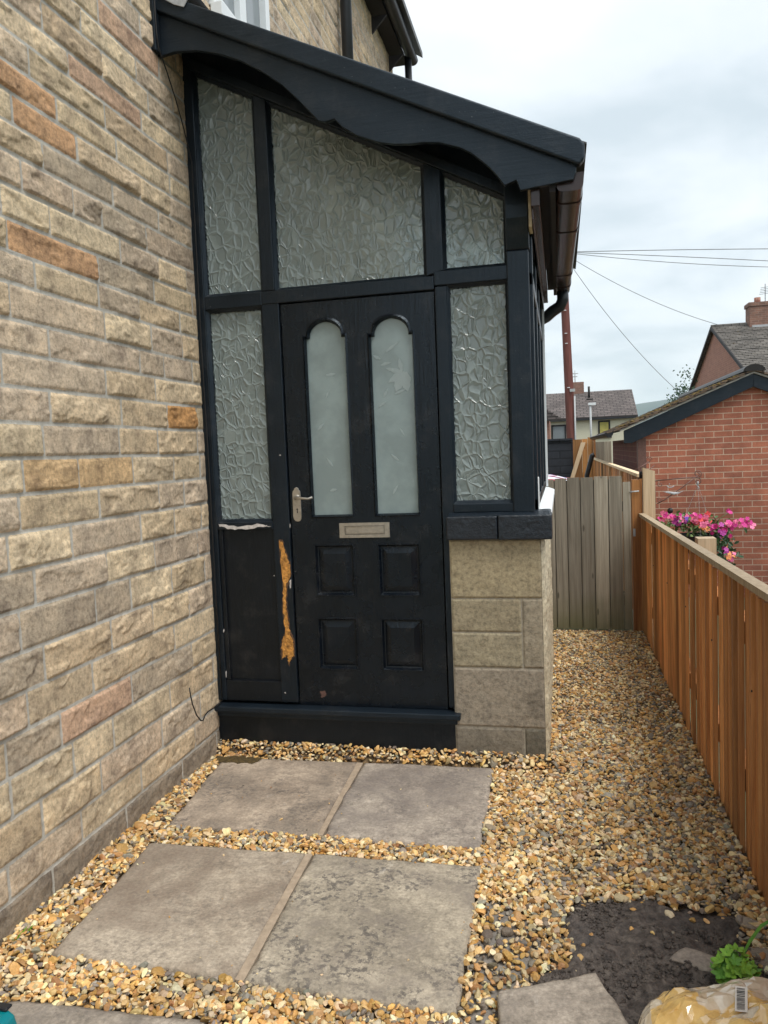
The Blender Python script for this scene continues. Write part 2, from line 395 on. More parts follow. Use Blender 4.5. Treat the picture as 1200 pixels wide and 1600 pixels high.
# ------------------------------------------------------------------ soil patch
def inpoly(px, py, poly):
    n = len(poly); r_ = np.zeros(px.shape, bool)
    for i in range(n):
        x0, y0 = poly[i]; x1, y1 = poly[(i+1) % n]
        if y0 == y1: continue
        c = ((y0 > py) != (y1 > py)) & (px < (x1-x0)*(py-y0)/(y1-y0)+x0); r_ ^= c
    return r_
SOIL = [(1.735, -1.12), (1.80, -1.075), (1.90, -1.085), (2.0, -1.035), (2.10, -1.06), (2.20, -1.06), (2.285, -1.10), (2.28, -1.21), (2.32, -1.35), (2.42, -1.5), (2.42, -2.2), (1.85, -2.2), (1.62, -1.75), (1.60, -1.60), (1.64, -1.52), (1.73, -1.42), (1.745, -1.34), (1.72, -1.22)]
def distpoly(px, py, poly):
    d = np.full(px.shape, 1e9); n = len(poly)
    for i in range(n):
        a = np.array(poly[i]); b = np.array(poly[(i+1) % n]); ab = b-a
        t_ = np.clip(((px-a[0])*ab[0]+(py-a[1])*ab[1])/(ab@ab), 0, 1)
        d = np.minimum(d, np.hypot(px-a[0]-t_*ab[0], py-a[1]-t_*ab[1]))
    return np.where(inpoly(px, py, poly), d, -d)
sx = np.linspace(1.45, 2.40, 240); sy = np.linspace(-2.3, -.98, 330); SX, SY = np.meshgrid(sx, sy)
sdist = distpoly(SX, SY, SOIL)+.05*(fbm(SX*11, SY*11, 3, 8)-.5)
SZ = np.where(sdist > -.09, .012+.026*sst(-.03, .05, sdist)+.034*(fbm(SX*10, SY*10, 3, 31)-.5)+.012*(fbm(SX*30, SY*30, 4, 41, .6)-.5)*2, -.03)
t = NT('wet_soil'); n_ = t.noise(40, 6, .7)
sc1 = t.ramp(n_, [(.36, (.034, .028, .025)), (.5, (.084, .069, .061)), (.64, (.155, .132, .115))])
sc1 = t.mix(t.ramp(t.noise(230, 2), [(.70, 0.), (.72, .7)]), sc1, (.30, .22, .13))
sc1 = t.mix(t.ramp(t.noise(5, 3), [(.5, 0.), (.75, .6)]), sc1, (.05, .047, .05))
M['wet_soil'] = t.fin(sc1, t.ramp(n_, [(.35, .42), (.6, .85)]), t.bump(t.noise(60, 6, .7), .8, .012))
F_ = grid_faces(*SX.shape); keep = (sdist.ravel()[F_] > -.055).all(1)
soil = npmesh('soil', np.stack([SX, SY, SZ], -1).reshape(-1, 3), F_[keep], M['wet_soil'])
tag(soil, 'bare patch of wet black soil in the gravel near the fence', 'soil', kind='stuff')

# old cement skim showing where gravel has been scraped thin
t = NT('cement_skim'); M['cement_skim'] = t.fin(t.ramp(t.noise(20, 5, .7), [(.35, (.13, .115, .10)), (.65, (.26, .24, .215))]), .85, t.bump(t.noise(60, 5), .6, .008))
CEM = [(1.50, -1.12), (1.62, -1.2), (1.68, -1.35), (1.64, -1.5), (1.58, -1.6), (1.60, -1.9), (1.475, -1.9), (1.475, -1.3)]
cx, cy = np.meshgrid(np.linspace(1.46, 1.74, 60), np.linspace(-1.95, -1.08, 120)); cd = distpoly(cx, cy, CEM)+.04*(fbm(cx*14, cy*14, 3, 5)-.5)
F_ = grid_faces(*cx.shape); keep = (cd.ravel()[F_] > 0).all(1)
g = npmesh('cement_ground', np.stack([cx, cy, .024+.006*(fbm(cx*20, cy*20, 3, 6)-.5)], -1).reshape(-1, 3), F_[keep], M['cement_skim'])
tag(g, 'grey cement bed showing through thin gravel beside the slabs', 'ground', kind='structure')

# ------------------------------------------------------------------ paving slabs
def slab_mat(name, c1, c2, blotch=None, lich=.5, seed=0.):
    t = NT(name); v = t.mapv(1, 1, 1, None, (seed, seed*1.7, 0))
    a = t.noise(3.2, 7, .66, v, .5); b = t.noise(26, 5, .7, v); c = t.noise(90, 4, .7, v)
    col = t.mix(t.ramp(a, [(.40, 0.), (.60, 1.)]), c1, c2)
    col = t.mix(.9, col, t.ramp(b, [(.3, .62), (.7, 1.25)]), 'MULTIPLY')
    col = t.mix(.8, col, t.ramp(c, [(.3, .62), (.7, 1.3)]), 'MULTIPLY')
    sp = t.ramp(t.noise(48, 3, .75, v), [(.50, 0.), (.58, 1.)])
    spm = t.math('MULTIPLY', sp, t.ramp(t.noise(4.5, 4, .6, v), [(.48, 0.), (.58, lich*.85)]))
    col = t.mix(spm, col, (.075, .068, .065))
    if blotch:
        bm = t.ramp(t.noise(1.9, 6, .72, t.mapv(1, 1, 1, None, (seed+blotch[1], 2.3, 0)), .4), [(.46, 0.), (.57, .72)])
        col = t.mix(t.math('MULTIPLY', bm, t.ramp(b, [(.38, .25), (.58, 1.)])), col, blotch[0])
    white = t.ramp(t.noise(1, 5, .7, t.mapv(14, 5, 1, None, (seed, 0, 0))), [(.64, 0.), (.72, .5)])
    col = t.mix(white, col, (.50, .46, .41))
    nm = t.bump(t.noise(1, 5, .7, t.mapv(9, 16, 9, v), .8), .5, .012); nm = t.bump(b, .55, .007, nm); nm = t.bump(c, .5, .003, nm); nm = t.bump(a, .4, .01, nm)
    M[name] = t.fin(col, .88, nm); return M[name]
slab_mat('slab_a', (.28, .225, .175), (.44, .36, .28), ((.14, .12, .10), 3.), .7, 1.)
slab_mat('slab_b', (.28, .24, .205), (.42, .365, .305), ((.15, .13, .12), 5.), .5, 4.)
slab_mat('slab_c', (.32, .265, .205), (.45, .385, .305), ((.17, .13, .10), 8.), .35, 9.)
slab_mat('slab_d', (.31, .27, .21), (.47, .41, .32), ((.165, .142, .122), 2.2), .9, 13.)
slab_mat('slab_e', (.30, .26, .215), (.42, .365, .305), ((.16, .14, .125), 2.), .3, 19.)
SLABS = []
def slab(poly, zt, label, mat_, seed, n=46, zb=0.0, tilt=(0, 0), wob=.011, group='stone paving slabs laid in the gravel'):
    SLABS.append(poly)
    P = np.array(poly); u, v = np.meshgrid(np.linspace(0, 1, n), np.linspace(0, 1, n))
    X = ((1-u)*(1-v))[..., None]*P[0]+(u*(1-v))[..., None]*P[1]+(u*v)[..., None]*P[2]+((1-u)*v)[..., None]*P[3]
    ed = np.minimum.reduce([u, 1-u, v, 1-v]); c0 = P.mean(0)
    X = X+((fbm(X[..., 0]*9+seed, X[..., 1]*9, 4, seed)-.5)*2*wob)[..., None]*np.sign(X-c0)*(1-sst(0, .08, ed))[..., None]
    Z = zt+.004*(fbm(X[..., 0]*5, X[..., 1]*5, 4, seed+3)-.5)+.0014*(fbm(X[..., 0]*30, X[..., 1]*30, 3, seed+5)-.5)-.006*(1-sst(0, .025, ed))*(.5+fbm(X[..., 0]*25, X[..., 1]*25, 2, seed+9))
    Z += (X[..., 0]-c0[0])*tilt[0]+(X[..., 1]-c0[1])*tilt[1]
    V = np.concatenate([X, Z[..., None]], -1).reshape(-1, 3); F = grid_faces(n, n).tolist()
    loop = [i for i in range(n)]+[n*(j+1)-1 for j in range(1, n)]+[n*(n-1)+i for i in range(n-2, -1, -1)]+[n*j for j in range(n-2, 0, -1)]
    b0 = len(V); B = V[loop].copy(); B[:, 2] = zb; k = len(loop)
    for i in range(k):
        j = (i+1) % k; F.append([loop[j], loop[i], b0+i, b0+j])
    V = np.concatenate([V, B])
    root = np.array([c0[0], c0[1], 0])
    o = npmesh('paving_slab', V-root, F, mat_, None, None, True); o.location = root
    return tag(o, label, 'paving slab', group)
slab([(.141, -.822), (.782, -.808), (.755, -.082), (.066, -.110)], .044, 'grey-brown stone slab at the back left, mossy corner near the house wall', M['slab_a'], 11)
slab([(.808, -.806), (1.432, -.824), (1.419, -.069), (.790, -.075)], .044, 'greyish stone slab at the back right, in front of the door', M['slab_b'], 12)
slab([(.191, -1.645), (.805, -1.662), (.783, -.950), (.141, -.960)], .044, 'plain brown-grey stone slab at the front left of the four whole ones', M['slab_c'], 13)
slab([(.838, -1.664), (1.459, -1.690), (1.440, -.950), (.815, -.950)], .046, 'stone slab with dark mottled stain and yellowish patch, front right of the four', M['slab_d'], 14)
slab([(.06, -2.60), (.79, -2.60), (.792, -1.822), (.20, -1.838), ], .040, 'stone slab cut by the bottom edge of the photo beside the teal tool', M['slab_e'], 15)
slab([(.83, -2.60), (1.44, -2.60), (1.44, -1.865), (.835, -1.84)], .036, 'sliver of stone slab at the bottom edge, right of the one with the teal tool', M['slab_a'], 16)
slab([(1.60, -2.15), (2.02, -2.05), (1.825, -1.515), (1.565, -1.632)], .070, 'loose stone slab tilted on the black soil at the bottom edge', M['slab_e'], 17, tilt=(0, .05), group='stone paving slabs laid in the gravel')
mo = MB(); mo.prism([(.784, -.806), (.806, -.806), (.788, -.083), (.757, -.084)], 'z', .0, .040)
tag(mo.build('mortar_strip', M['mortar'], None, .002), 'sandy mortar strip between the two back slabs', 'mortar', 'mortar joints between slabs')
mo = MB(); mo.prism([(.807, -1.660), (.836, -1.662), (.813, -.953), (.785, -.953)], 'z', .0, .041)
tag(mo.build('mortar_strip', M['mortar'], None, .002), 'sandy mortar strip between the two front whole slabs', 'mortar', 'mortar joints between slabs')
# damp moss and grit at the corner of the first slab
t = NT('damp_moss'); M['damp_moss'] = t.fin(t.ramp(t.noise(70, 5, .7), [(.3, (.025, .018, .006)), (.7, (.13, .085, .025))]), .9, t.bump(t.noise(90, 4, .7), 1., .01))
mx_, my_ = np.meshgrid(np.linspace(.03, .33, 60), np.linspace(-.22, -.09, 40))
md_ = 1-np.hypot((mx_-.16)/.13, (my_+.135)/.05)+.9*(fbm(mx_*28, my_*28, 4, 9)-.5)
F_ = grid_faces(*mx_.shape); keep = (md_.ravel()[F_] > 0).all(1)
g = npmesh('moss', np.stack([mx_, my_, .0435+.007*np.clip(md_, 0, 1)+.002*fbm(mx_*80, my_*80, 3, 4)], -1).reshape(-1, 3), F_[keep], M['damp_moss'])
tag(g, 'dark damp moss on the far left corner of the back left slab', 'moss', kind='stuff')

# ------------------------------------------------------------------ gravel
def icos(sub):
    t_ = (1+5**.5)/2
    v = [(-1,t_,0),(1,t_,0),(-1,-t_,0),(1,-t_,0),(0,-1,t_),(0,1,t_),(0,-1,-t_),(0,1,-t_),(t_,0,-1),(t_,0,1),(-t_,0,-1),(-t_,0,1)]
    f = [(0,11,5),(0,5,1),(0,1,7),(0,7,10),(0,10,11),(1,5,9),(5,11,4),(11,10,2),(10,7,6),(7,1,8),(3,9,4),(3,4,2),(3,2,6),(3,6,8),(3,8,9),(4,9,5),(2,4,11),(6,2,10),(8,6,7),(9,8,1)]
    v = [np.array(x)/np.linalg.norm(x) for x in v]
    for _ in range(sub):
        c = {}; nf = []
        def mid(a, b):
            k = (min(a, b), max(a, b))
            if k not in c:
                q = v[a]+v[b]; v.append(q/np.linalg.norm(q)); c[k] = len(v)-1
            return c[k]
        for a, b, d in f:
            x, y, z = mid(a, b), mid(b, d), mid(d, a); nf += [(a, x, z), (b, y, x), (d, z, y), (x, y, z)]
        f = nf
    return np.array(v), np.array(f)
PAL = 1.08*np.array([1.0, .95, .84])*np.array([(.60,.37,.135),(.66,.46,.22),(.72,.60,.38),(.50,.30,.12),(.62,.50,.33),(.36,.20,.09),(.22,.195,.17),(.27,.26,.245),(.76,.68,.52),(.46,.26,.08),(.14,.12,.105),(.40,.33,.25)])
PW = np.array([.15,.15,.12,.10,.13,.07,.06,.05,.06,.05,.02,.04]); PW = PW/PW.sum()
PWG = np.array([.09,.10,.11,.10,.13,.08,.10,.10,.06,.03,.04,.06]); PWG = PWG/PWG.sum()
MORT = [[(.775, -.806), (.812, -.806), (.795, -.07), (.752, -.07)], [(.800, -1.66), (.842, -1.66), (.820, -.953), (.780, -.953)]]
def pebbles(name, P, size, sub, pw_grey, seed):
    r = np.random.default_rng(seed); n = len(P); bv, bf = icos(sub); k = len(bv)
    V = np.repeat(bv[None], n, 0)*(1+.16*(r.random((n, k, 1))-.5))
    for _ in range(7):
        q = r.normal(size=(n, 1, 3)); q /= np.linalg.norm(q, axis=2, keepdims=True); hgt = r.uniform(.35, .85, (n, 1, 1))
        d = (V*q).sum(2, keepdims=True); V = V-q*np.maximum(d-hgt, 0)
    V = V*np.stack([r.uniform(.85, 1.35, n), r.uniform(.7, 1.0, n), r.uniform(.40, .75, n)], 1)[:, None, :]*1.22
    a = r.uniform(0, 2*np.pi, n); tx = r.normal(0, .38, n); ty = r.normal(0, .38, n)
    ca, sa, c1, s1, c2, s2 = np.cos(a), np.sin(a), np.cos(tx), np.sin(tx), np.cos(ty), np.sin(ty); o, z = np.ones(n), np.zeros(n)
    Rz = np.stack([ca, -sa, z, sa, ca, z, z, z, o], 1).reshape(n, 3, 3); Rx = np.stack([o, z, z, z, c1, -s1, z, s1, c1], 1).reshape(n, 3, 3); Ry = np.stack([c2, z, s2, z, o, z, -s2, z, c2], 1).reshape(n, 3, 3)
    RR = Rx@Ry@Rz
    V = np.einsum('nij,nkj->nki', RR, V)*size[:, None, None]+P[:, None, :]
    idx = np.where(r.random(n) < pw_grey, r.choice(len(PAL), n, p=PWG), r.choice(len(PAL), n, p=PW))
    c = PAL[idx]*r.uniform(.62, 1.18, (n, 1))*r.normal(1, .035, (n, 3))
    if n > 3000: c = c*(.74+.5*fbm(P[:, 0]*4.5, P[:, 1]*4.5, 4, 19))[:, None]
    F = (bf[None]+(np.arange(n)*k)[:, None, None]).reshape(-1, 3)
    return V.reshape(-1, 3), F, np.repeat(np.clip(c, .01, .85), k, 0)
def gravel_points(s, x0, x1, y0, y1, seed, dens=1.0):
    r = np.random.default_rng(seed); X, Y = np.meshgrid(np.arange(x0, x1, s), np.arange(y0, y1, s*.93))
    X = X+r.uniform(-.5, .5, X.shape)*s; Y = Y+r.uniform(-.5, .5, Y.shape)*s; X, Y = X.ravel(), Y.ravel()
    keep = r.random(X.shape) < dens
    keep &= (X > .008) & (X < 2.375) & ~((X < 1.675) & (Y > -.018)) & (Y < 2.775)
    for p in SLABS[:6]: keep &= distpoly(X, Y, p) < .003*r.normal(size=X.shape)-.001
    keep &= distpoly(X, Y, SLABS[6]) < 0
    for p in MORT: keep &= distpoly(X, Y, p) < -.001
    ds = distpoly(X, Y, SOIL)+.05*(fbm(X*11, Y*11, 3, 8)-.5)
    keep &= (ds < -.01) | (r.random(X.shape) < .012*np.exp(-ds*5)+.8*np.exp(-np.maximum(ds, 0)/.022)+.25*sst(1.85, 1.6, X)*np.exp(-np.maximum(ds, 0)/.12))
    dc = distpoly(X, Y, CEM)+.05*(fbm(X*14, Y*14, 3, 5)-.5)
    keep &= (dc < 0) | (r.random(X.shape) < .42)
    return X[keep], Y[keep], r
VV, FF, CC = [], [], []; off = 0
for (s, y0, y1, sub, sd_, dens, lift, zz) in [(.0150, -2.7, .6, 1, 1, 1., 0, .006), (.0155, -2.7, .6, 1, 2, .6, .006, .008), (.0165, .6, 2.9, 0, 3, 1., 0, .006), (.018, .6, 2.9, 0, 4, .5, .006, .008)]:
    X, Y, r = gravel_points(s, 0, 2.4, y0, y1, sd_, dens)
    Z = gz(X, Y)+lift+r.uniform(0, zz, X.shape)+.004*(fbm(X*6, Y*6, 2, 7)-.5)
    mg = sst(1.45, 1.9, X)*.75+.1
    v_, f_, c_ = pebbles('g', np.stack([X, Y, Z], 1), r.lognormal(np.log(.0086), .30, X.shape), sub, mg, sd_+50)
    VV.append(v_); FF.append(f_+off); CC.append(c_); off += len(v_)
rg_ = np.random.default_rng(5); GX_ = rg_.uniform(.1, 1.44, 420); GY_ = rg_.uniform(-1.68, -.08, 420)
ed_ = np.max([distpoly(GX_, GY_, p) for p in SLABS[:4]], 0); k_ = (ed_ > .004) & (rg_.random(420) < .12+.9*np.exp(-ed_/.03)); GX_, GY_ = GX_[k_], GY_[k_]
v_, f_, c_ = pebbles('g', np.stack([GX_, GY_, np.full(GX_.shape, .0475)], 1), rg_.lognormal(np.log(.0026), .45, GX_.shape), 0, .4, 99)
VV.append(v_); FF.append(f_+off); CC.append(c_); off += len(v_)
rs_ = np.random.default_rng(77); CX = rs_.uniform(1.55, 2.4, 9000); CY = rs_.uniform(-2.2, -1.03, 9000); ds_ = distpoly(CX, CY, SOIL); k_ = (ds_ > -.05) & (fbm(CX*7, CY*7, 3, 90) > .52); CX, CY = CX[k_], CY[k_]
i_ = np.clip(((CX-1.45)/.95*239).astype(int), 0, 239); j_ = np.clip(((CY+2.3)/1.32*329).astype(int), 0, 329)
sz_ = rs_.lognormal(np.log(.0042), .5, CX.shape); cv_, cf_, _ = pebbles('clod', np.stack([CX, CY, SZ[j_, i_]+.001], 1), sz_, 0, 0, 91)
npmesh('clods', cv_, cf_, M['wet_soil'], soil)['kind'] = 'stuff'
t = NT('flint_pebble'); pc = t.attr('col')
pc2 = t.mix(.6, pc, t.ramp(t.noise(160, 3, .6), [(.3, .65), (.7, 1.2)]), 'MULTIPLY')
M['flint_pebble'] = t.fin(pc2, .6, t.bump(t.noise(220, 3), .3, .002))
grav = npmesh('gravel', np.concatenate(VV), np.concatenate(FF), M['flint_pebble'], None, {'col': ('FLOAT_COLOR', np.concatenate(CC))}, False)
tag(grav, 'loose golden and grey flint gravel around the slabs and along the passage', 'gravel', kind='stuff')

# ------------------------------------------------------------------ house (stone wall on x = 0)
house = thing('stone_house', (-.2, 0, 0), 'stone house with coursed rock-faced sandstone wall running along the left side', 'house')
CZ = [-.06, .151, .27, .408, .540, .668, .795, .928, 1.069, 1.198, 1.326, 1.450, 1.571, 1.690, 1.808, 1.920, 2.03, 2.15, 2.252, 2.36, 2.471, 2.583, 2.682, 2.785, 2.881, 2.988, 3.08, 3.19, 3.29, 3.40, 3.51, 3.62, 3.73, 3.84]
while CZ[-1] < 6.3: CZ.append(CZ[-1]+random.uniform(.10, .125))
CZ = np.array(CZ)
PERP = {0: [-1.37, -.9, -.42], 1: [-1.58, -1.19, -.77, -.28], 2: [-1.4, -1.05, -.58], 3: [-1.54, -1.21, -.95, -.49], 4: [-1.27, -.8, -.26], 5: [-1.43, -1.06, -.42], 6: [-1.33, -.92, -.6, -.26], 7: [-1.44, -1.01, -.76, -.41], 8: [-1.35, -.92, -.55], 9: [-1.13, -.65, -.35], 10: [-1.4, -.94, -.48], 11: [-1.06, -.68, -.33], 12: [-1.25, -.77, -.46], 13: [-1.2, -.74, -.36], 14: [-1.43, -.84, -.45], 15: [-1.18, -.57, -.36], 16: [-1.37, -.82, -.46], 17: [-1.23, -.85, -.55, -.18], 18: [-1.36, -.84, -.41], 19: [-1.13, -.67, -.36], 20: [-.98, -.79, -.45], 21: [-1.14, -.7, -.33], 22: [-.93, -.48], 23: [-1.04, -.65, -.2], 24: [-1.18, -.72, -.21], 25: [-.95, -.43], 26: [-1.09, -.72, -.36], 27: [-.85, -.45, -.12], 28: [-.72, -.24], 29: [-.95, -.39]}
SC = {'o': (.54, .33, .185), 'O': (.55, .30, .12), 'p': (.54, .37, .26), 't': (.57, .40, .225), 'g': (.44, .365, .275)}
CMAP = [(23, -1.19, 'o'), (22, -1.15, 'o'), (25, -.7, 'p'), (18, -.97, 'o'), (13, -.21, 'O'), (11, -1.3, 't'), (11, -.89, 't'), (4, -1.06, 'p'), (18, -.63, 'g'), (8, -1.47, 'g'), (7, -1.23, 'g'), (7, -.91, 'g'), (6, -1.45, 'g'), (4, -1.48, 'g'), (21, -.93, 'g'), (20, -.67, 'g'), (4, -.55, 'g'), (26, -.27, 'g'), (28, -.5, 'p')]
rows = []
rr = random.Random(5)
for k in range(len(CZ)-1):
    p = sorted(PERP.get(k, []))
    if not p: p = [rr.uniform(-.5, -.1)]
    while p[0] > -4.2: p.insert(0, p[0]-rr.uniform(.24, .5))
    while p[-1] < 5.6: p.append(p[-1]+rr.uniform(.24, .52))
    rows.append(np.array(p))
pal = [(.55, .425, .265), (.59, .46, .295), (.53, .405, .255), (.50, .395, .275), (.60, .475, .305), (.55, .43, .295), (.49, .385, .27)]
def wall_field(Y, Z):
    """height, edge distance, colour of a coursed rock-faced wall"""
    Zw = Z+.0035*(fbm(Y*3, Z*0+1, 2, 60)-.5)*2
    k = np.clip(np.searchsorted(CZ, Zw)-1, 0, len(rows)-1)
    d = np.minimum(Zw-CZ[k], CZ[k+1]-Zw); sid = np.zeros(Y.shape, int); ydl = np.zeros(Y.shape); ydr = np.zeros(Y.shape)
    for kk in range(len(rows)):
        m_ = k == kk
        if not m_.any(): continue
        yy = Y[m_]; i = np.clip(np.searchsorted(rows[kk], yy), 1, len(rows[kk])-1)
        ydl[m_] = yy-rows[kk][i-1]; ydr[m_] = rows[kk][i]-yy; sid[m_] = kk*97+i
    vj = .0008*(hsh(sid, sid*0, 3)-.5)
    d = np.minimum(d-.0066, np.minimum(ydl, ydr)-.0062+vj)
    d = d+.0022*(fbm(Y*40, Z*40, 2, 77)-.5)
    s1 = hsh(sid, sid*0+1, 1); s2 = hsh(sid, sid*0+2, 2); s3 = hsh(sid, sid*0+3, 5)
    ox = s1*50; oz = s2*50
    wy = Y+.03*(fbm(Y*7+ox, Z*7+oz, 3, 12)-.5)*2; wz = Z+.02*(fbm(Y*7+oz, Z*7+ox, 3, 14)-.5)*2
    f1 = fbm(wy*5.0+ox, wz*9+oz, 4, 20, .5); T = f1*5
    ter = (np.floor(T)+.25*(T-np.floor(T))+.75*sst(.74, .96, T-np.floor(T)))/5
    f2 = fbm(Y*22+ox, Z*30+oz, 4, 25, .6)
    rug = np.where(s3 < .35, .2, .4+.5*s3)
    smooth_ = (k == 0)
    h = .0035+.003*s1+rug*(.040*(ter-.40)+.007*(f2-.5))
    h = np.where(smooth_, .006+.010*(f2-.5)+.010*(f1-.5), h)
    h = np.clip(h, .001, .020)*sst(-.001, .009, d)*(.35+.65*sst(.0, -.07, Y)*1.0+.65*sst(.05, .2, Y))
    h = np.where(d < 0, .0015*(fbm(Y*60, Z*60, 2, 33)-.5)+.0035, h+.0035-.002*sst(.004, 0, d))
    c = np.array(pal)[(hsh(sid, sid*0+7, 9)*6.99).astype(int)]*np.array([1.05, 1.09, 1.18])*(.90+.22*s2)[..., None]
    c = np.where((s3 > .86)[..., None], c*np.array([.90, .88, .88]), c)
    for (kk, yc, ch) in CMAP:
        i = np.searchsorted(rows[kk], yc)
        if i <= 0 or i >= len(rows[kk]): continue
        c[sid == kk*97+i] = SC[ch]
    c[k == 0] = (.27, .225, .175)
    return h, d, c
def wall_sheet(name, ys, zs, parent, mat_, x0=0.0, drop=None):
    Y, Z = np.meshgrid(ys, zs); h, d, c = wall_field(Y, Z)
    F = grid_faces(*Y.shape)
    if drop is not None: F = F[~drop(Y.ravel()[F].mean(1), Z.ravel()[F].mean(1))]
    V = np.stack([h+x0, Y, Z], -1).reshape(-1, 3)
    return V, F, d.ravel(), c.reshape(-1, 3)
def join_sheets(L_):
    V, F, D_, C_ = [], [], [], []; o_ = 0
    for v, f, d, c in L_:
        V.append(v); F.append(f+o_); D_.append(d); C_.append(c); o_ += len(v)
    return map(np.concatenate, (V, F, D_, C_))
win = lambda y, z: (y > .36) & (y < 1.22) & (z > 3.93) & (z < 5.2)
V, F, D_, C_ = join_sheets([
    wall_sheet('w', np.arange(-1.95, .09, .0056), np.arange(-.05, 4.0, .0056), None, None),
    wall_sheet('w', np.arange(-4.2, -1.93, .02), np.arange(-.05, 6.2, .02), None, None),
    wall_sheet('w', np.arange(-1.95, .09, .02), np.arange(3.98, 6.2, .02), None, None),
    wall_sheet('w', np.arange(.07, 5.32, .011), np.arange(3.2, 6.2, .011), None, None, drop=win),
    wall_sheet('w', np.arange(1.98, 5.32, .02), np.arange(-.05, 3.22, .02), None, None)])
npmesh('wall', V, F, M['sandstone'], house, {'d': ('FLOAT', D_), 'col': ('FLOAT_COLOR', C_)})
b = MB(); b.box(-7, -.03, -4.2, .30, -.3, 6.0).box(-7, -.03, 1.28, 5.30, -.3, 6.0).box(-7, -.03, .30, 1.28, -.3, 3.9).box(-7, -.03, .30, 1.28, 5.25, 6.0).box(-7, -.30, .30, 1.28, 3.9, 5.25)
b.build('inner_wall', M['render_cream'], house)
# house roof, eave, gutter
b = MB(); b.prism([(.34, 5.99), (.34, 6.05), (-3.5, 8.6), (-7.4, 6.05), (-7.4, 5.99), (-3.5, 8.45)], 'y', -4.4, 5.42); b.build('roof', M['slate'], house)
b = MB(); b.box(-.0, .16, -4.3, 5.40, 5.93, 5.985); b.build('soffit', M['dark_timber'], house)
def gutter_mb(x0, x1, y0, y1, zt, dep=.06, th=.004, dx=0, n=14, sq=1.0):
    b = MB(); w_ = (x1-x0)/2; cxm = (x0+x1)/2; pr = []
    def cs(a, q): c_ = math.cos(a) if q else math.sin(a); return math.copysign(abs(c_)**sq, c_)
    for i in range(n+1):
        a = math.pi+math.pi*i/n; pr.append((cxm+w_*cs(a, 1), zt+dep*cs(a, 0)))
    for i in range(n, -1, -1):
        a = math.pi+math.pi*i/n; pr.append((cxm+(w_-th)*cs(a, 1), zt+(dep-th)*cs(a, 0)))
    vs = [(p[0], y0, p[1]) for p in pr]+[(p[0]+dx, y1, p[1]) for p in pr]; m_ = len(pr)
    b.add(vs, [(i, (i+1) % m_, m_+(i+1) % m_, m_+i) for i in range(m_)], 0, True)
    vs = [(p[0], y0, p[1]) for p in pr[:n+1]]; b.add(vs, [tuple(range(n+1))])
    vs = [(p[0]+dx, y1, p[1]) for p in pr[:n+1]]; b.add(vs, [tuple(range(n+1))[::-1]])
    return b
b = gutter_mb(.17, .29, -4.4, 5.40, 5.97); b.build('gutter', M['black_plastic'], house)
for y in (1.2, 2.2, 3.2, 4.2, 5.0):
    b = MB(); b.prism([(.03, 5.70), (.03, 5.86), (.19, 5.86)], 'y', y, y+.03); b.build('eave_bracket', M['dark_timber'], house)
b = MB(); b.tube([(.085, 2.98, 3.0), (.085, 2.98, 5.75), (.2, 2.98, 5.92)], .048, 12)
for z in (3.4, 4.6): b.box(.02, .15, 2.92, 3.04, z, z+.04)
b.build('downpipe', M['black_plastic'], house)
b = MB(); b.tube([(.2, 5.25, 5.95), (.2, 5.25, 4.0)], .04, 10); b.build('downpipe', M['black_plastic'], house)
b = MB(); b.box(.02, .085, .34, 1.24, 3.87, 3.94).box(-.04, .035, .36, .42, 3.94, 5.2).box(-.04, .035, 1.15, 1.215, 3.94, 5.2).box(-.04, .035, .42, 1.15, 3.94, 4.02).box(-.04, .035, .42, 1.15, 5.12, 5.2).box(-.03, .03, .74, .83, 4.02, 5.12)
wf = b.build('window', M['white_plastic'], house, .004)
b = MB(); b.box(-.015, -.008, .42, .74, 4.02, 5.12).box(-.015, -.008, .83, 1.15, 4.02, 5.12); b.build('pane', M['window_glass'], wf)

# ------------------------------------------------------------------ porch
porch = thing('porch', (.8, 0, 0), 'black painted lean-to porch with crackle glass panes, panelled door and low stone wall', 'porch')
def top(x): return 3.46-.51*x      # underside of the head rail
def sof(x): return 3.60-.476*x     # underside of the roof
b = MB()
def fbox(x0, x1, z0, z1, y0=0., y1=.07): b.box(x0, x1, y0, y1, z0, z1)
# outer stile, mullions, transoms, bottom rails
b.prism([(.0, .30), (.052, .30), (.052, top(.052)+.02), (0, top(0)+.02)], 'y', .0, .07)
b.prism([(.360, 2.352), (.424, 2.352), (.424, top(.424)+.02), (.360, top(.36)+.02)], 'y', -.002, .07)
b.prism([(1.172, 2.352), (1.252, 2.372), (1.252, top(1.252)+.02), (1.172, top(1.172)+.02)], 'y', -.002, .07)
fbox(.352, .440, .30, 2.30, -.001, .075)
fbox(1.208, 1.262, .30, 2.30, -.001, .075)
fbox(.052, .354, 2.285, 2.350, -.004, .07)
fbox(.354, 1.206, 2.288, 2.350, -.006, .075)
fbox(1.206, 1.545, 2.305, 2.370, -.004, .07)
fbox(1.262, 1.545, 1.246, 1.287, -.003, .07)
fbox(.052, .352, 1.186, 1.222, -.003, .06)
# sloping head with black boarding up to the roof
b.prism([(0, top(0)), (1.63, top(1.63)), (1.63, sof(1.63)), (0, sof(0))], 'y', .004, .062)
b.prism([(.03, top(.03)+.0), (1.60, top(1.60)), (1.60, top(1.6)+.05), (.03, top(.03)+.05)], 'y', -.022, .003)
frame = b.build('frame', M['black_paint'], porch, .004)
# corner post with its thick top block
b = MB(); b.box(1.541, 1.640, -.012, .09, 1.240, 2.43).prism([(-.012, 2.43), (.09, 2.43), (.09, 2.76), (-.060, 2.76), (-.060, 2.615), (-.055, 2.56)], 'x', 1.541, 1.645)
b.build('corner_post', M['black_paint'], porch, .006)
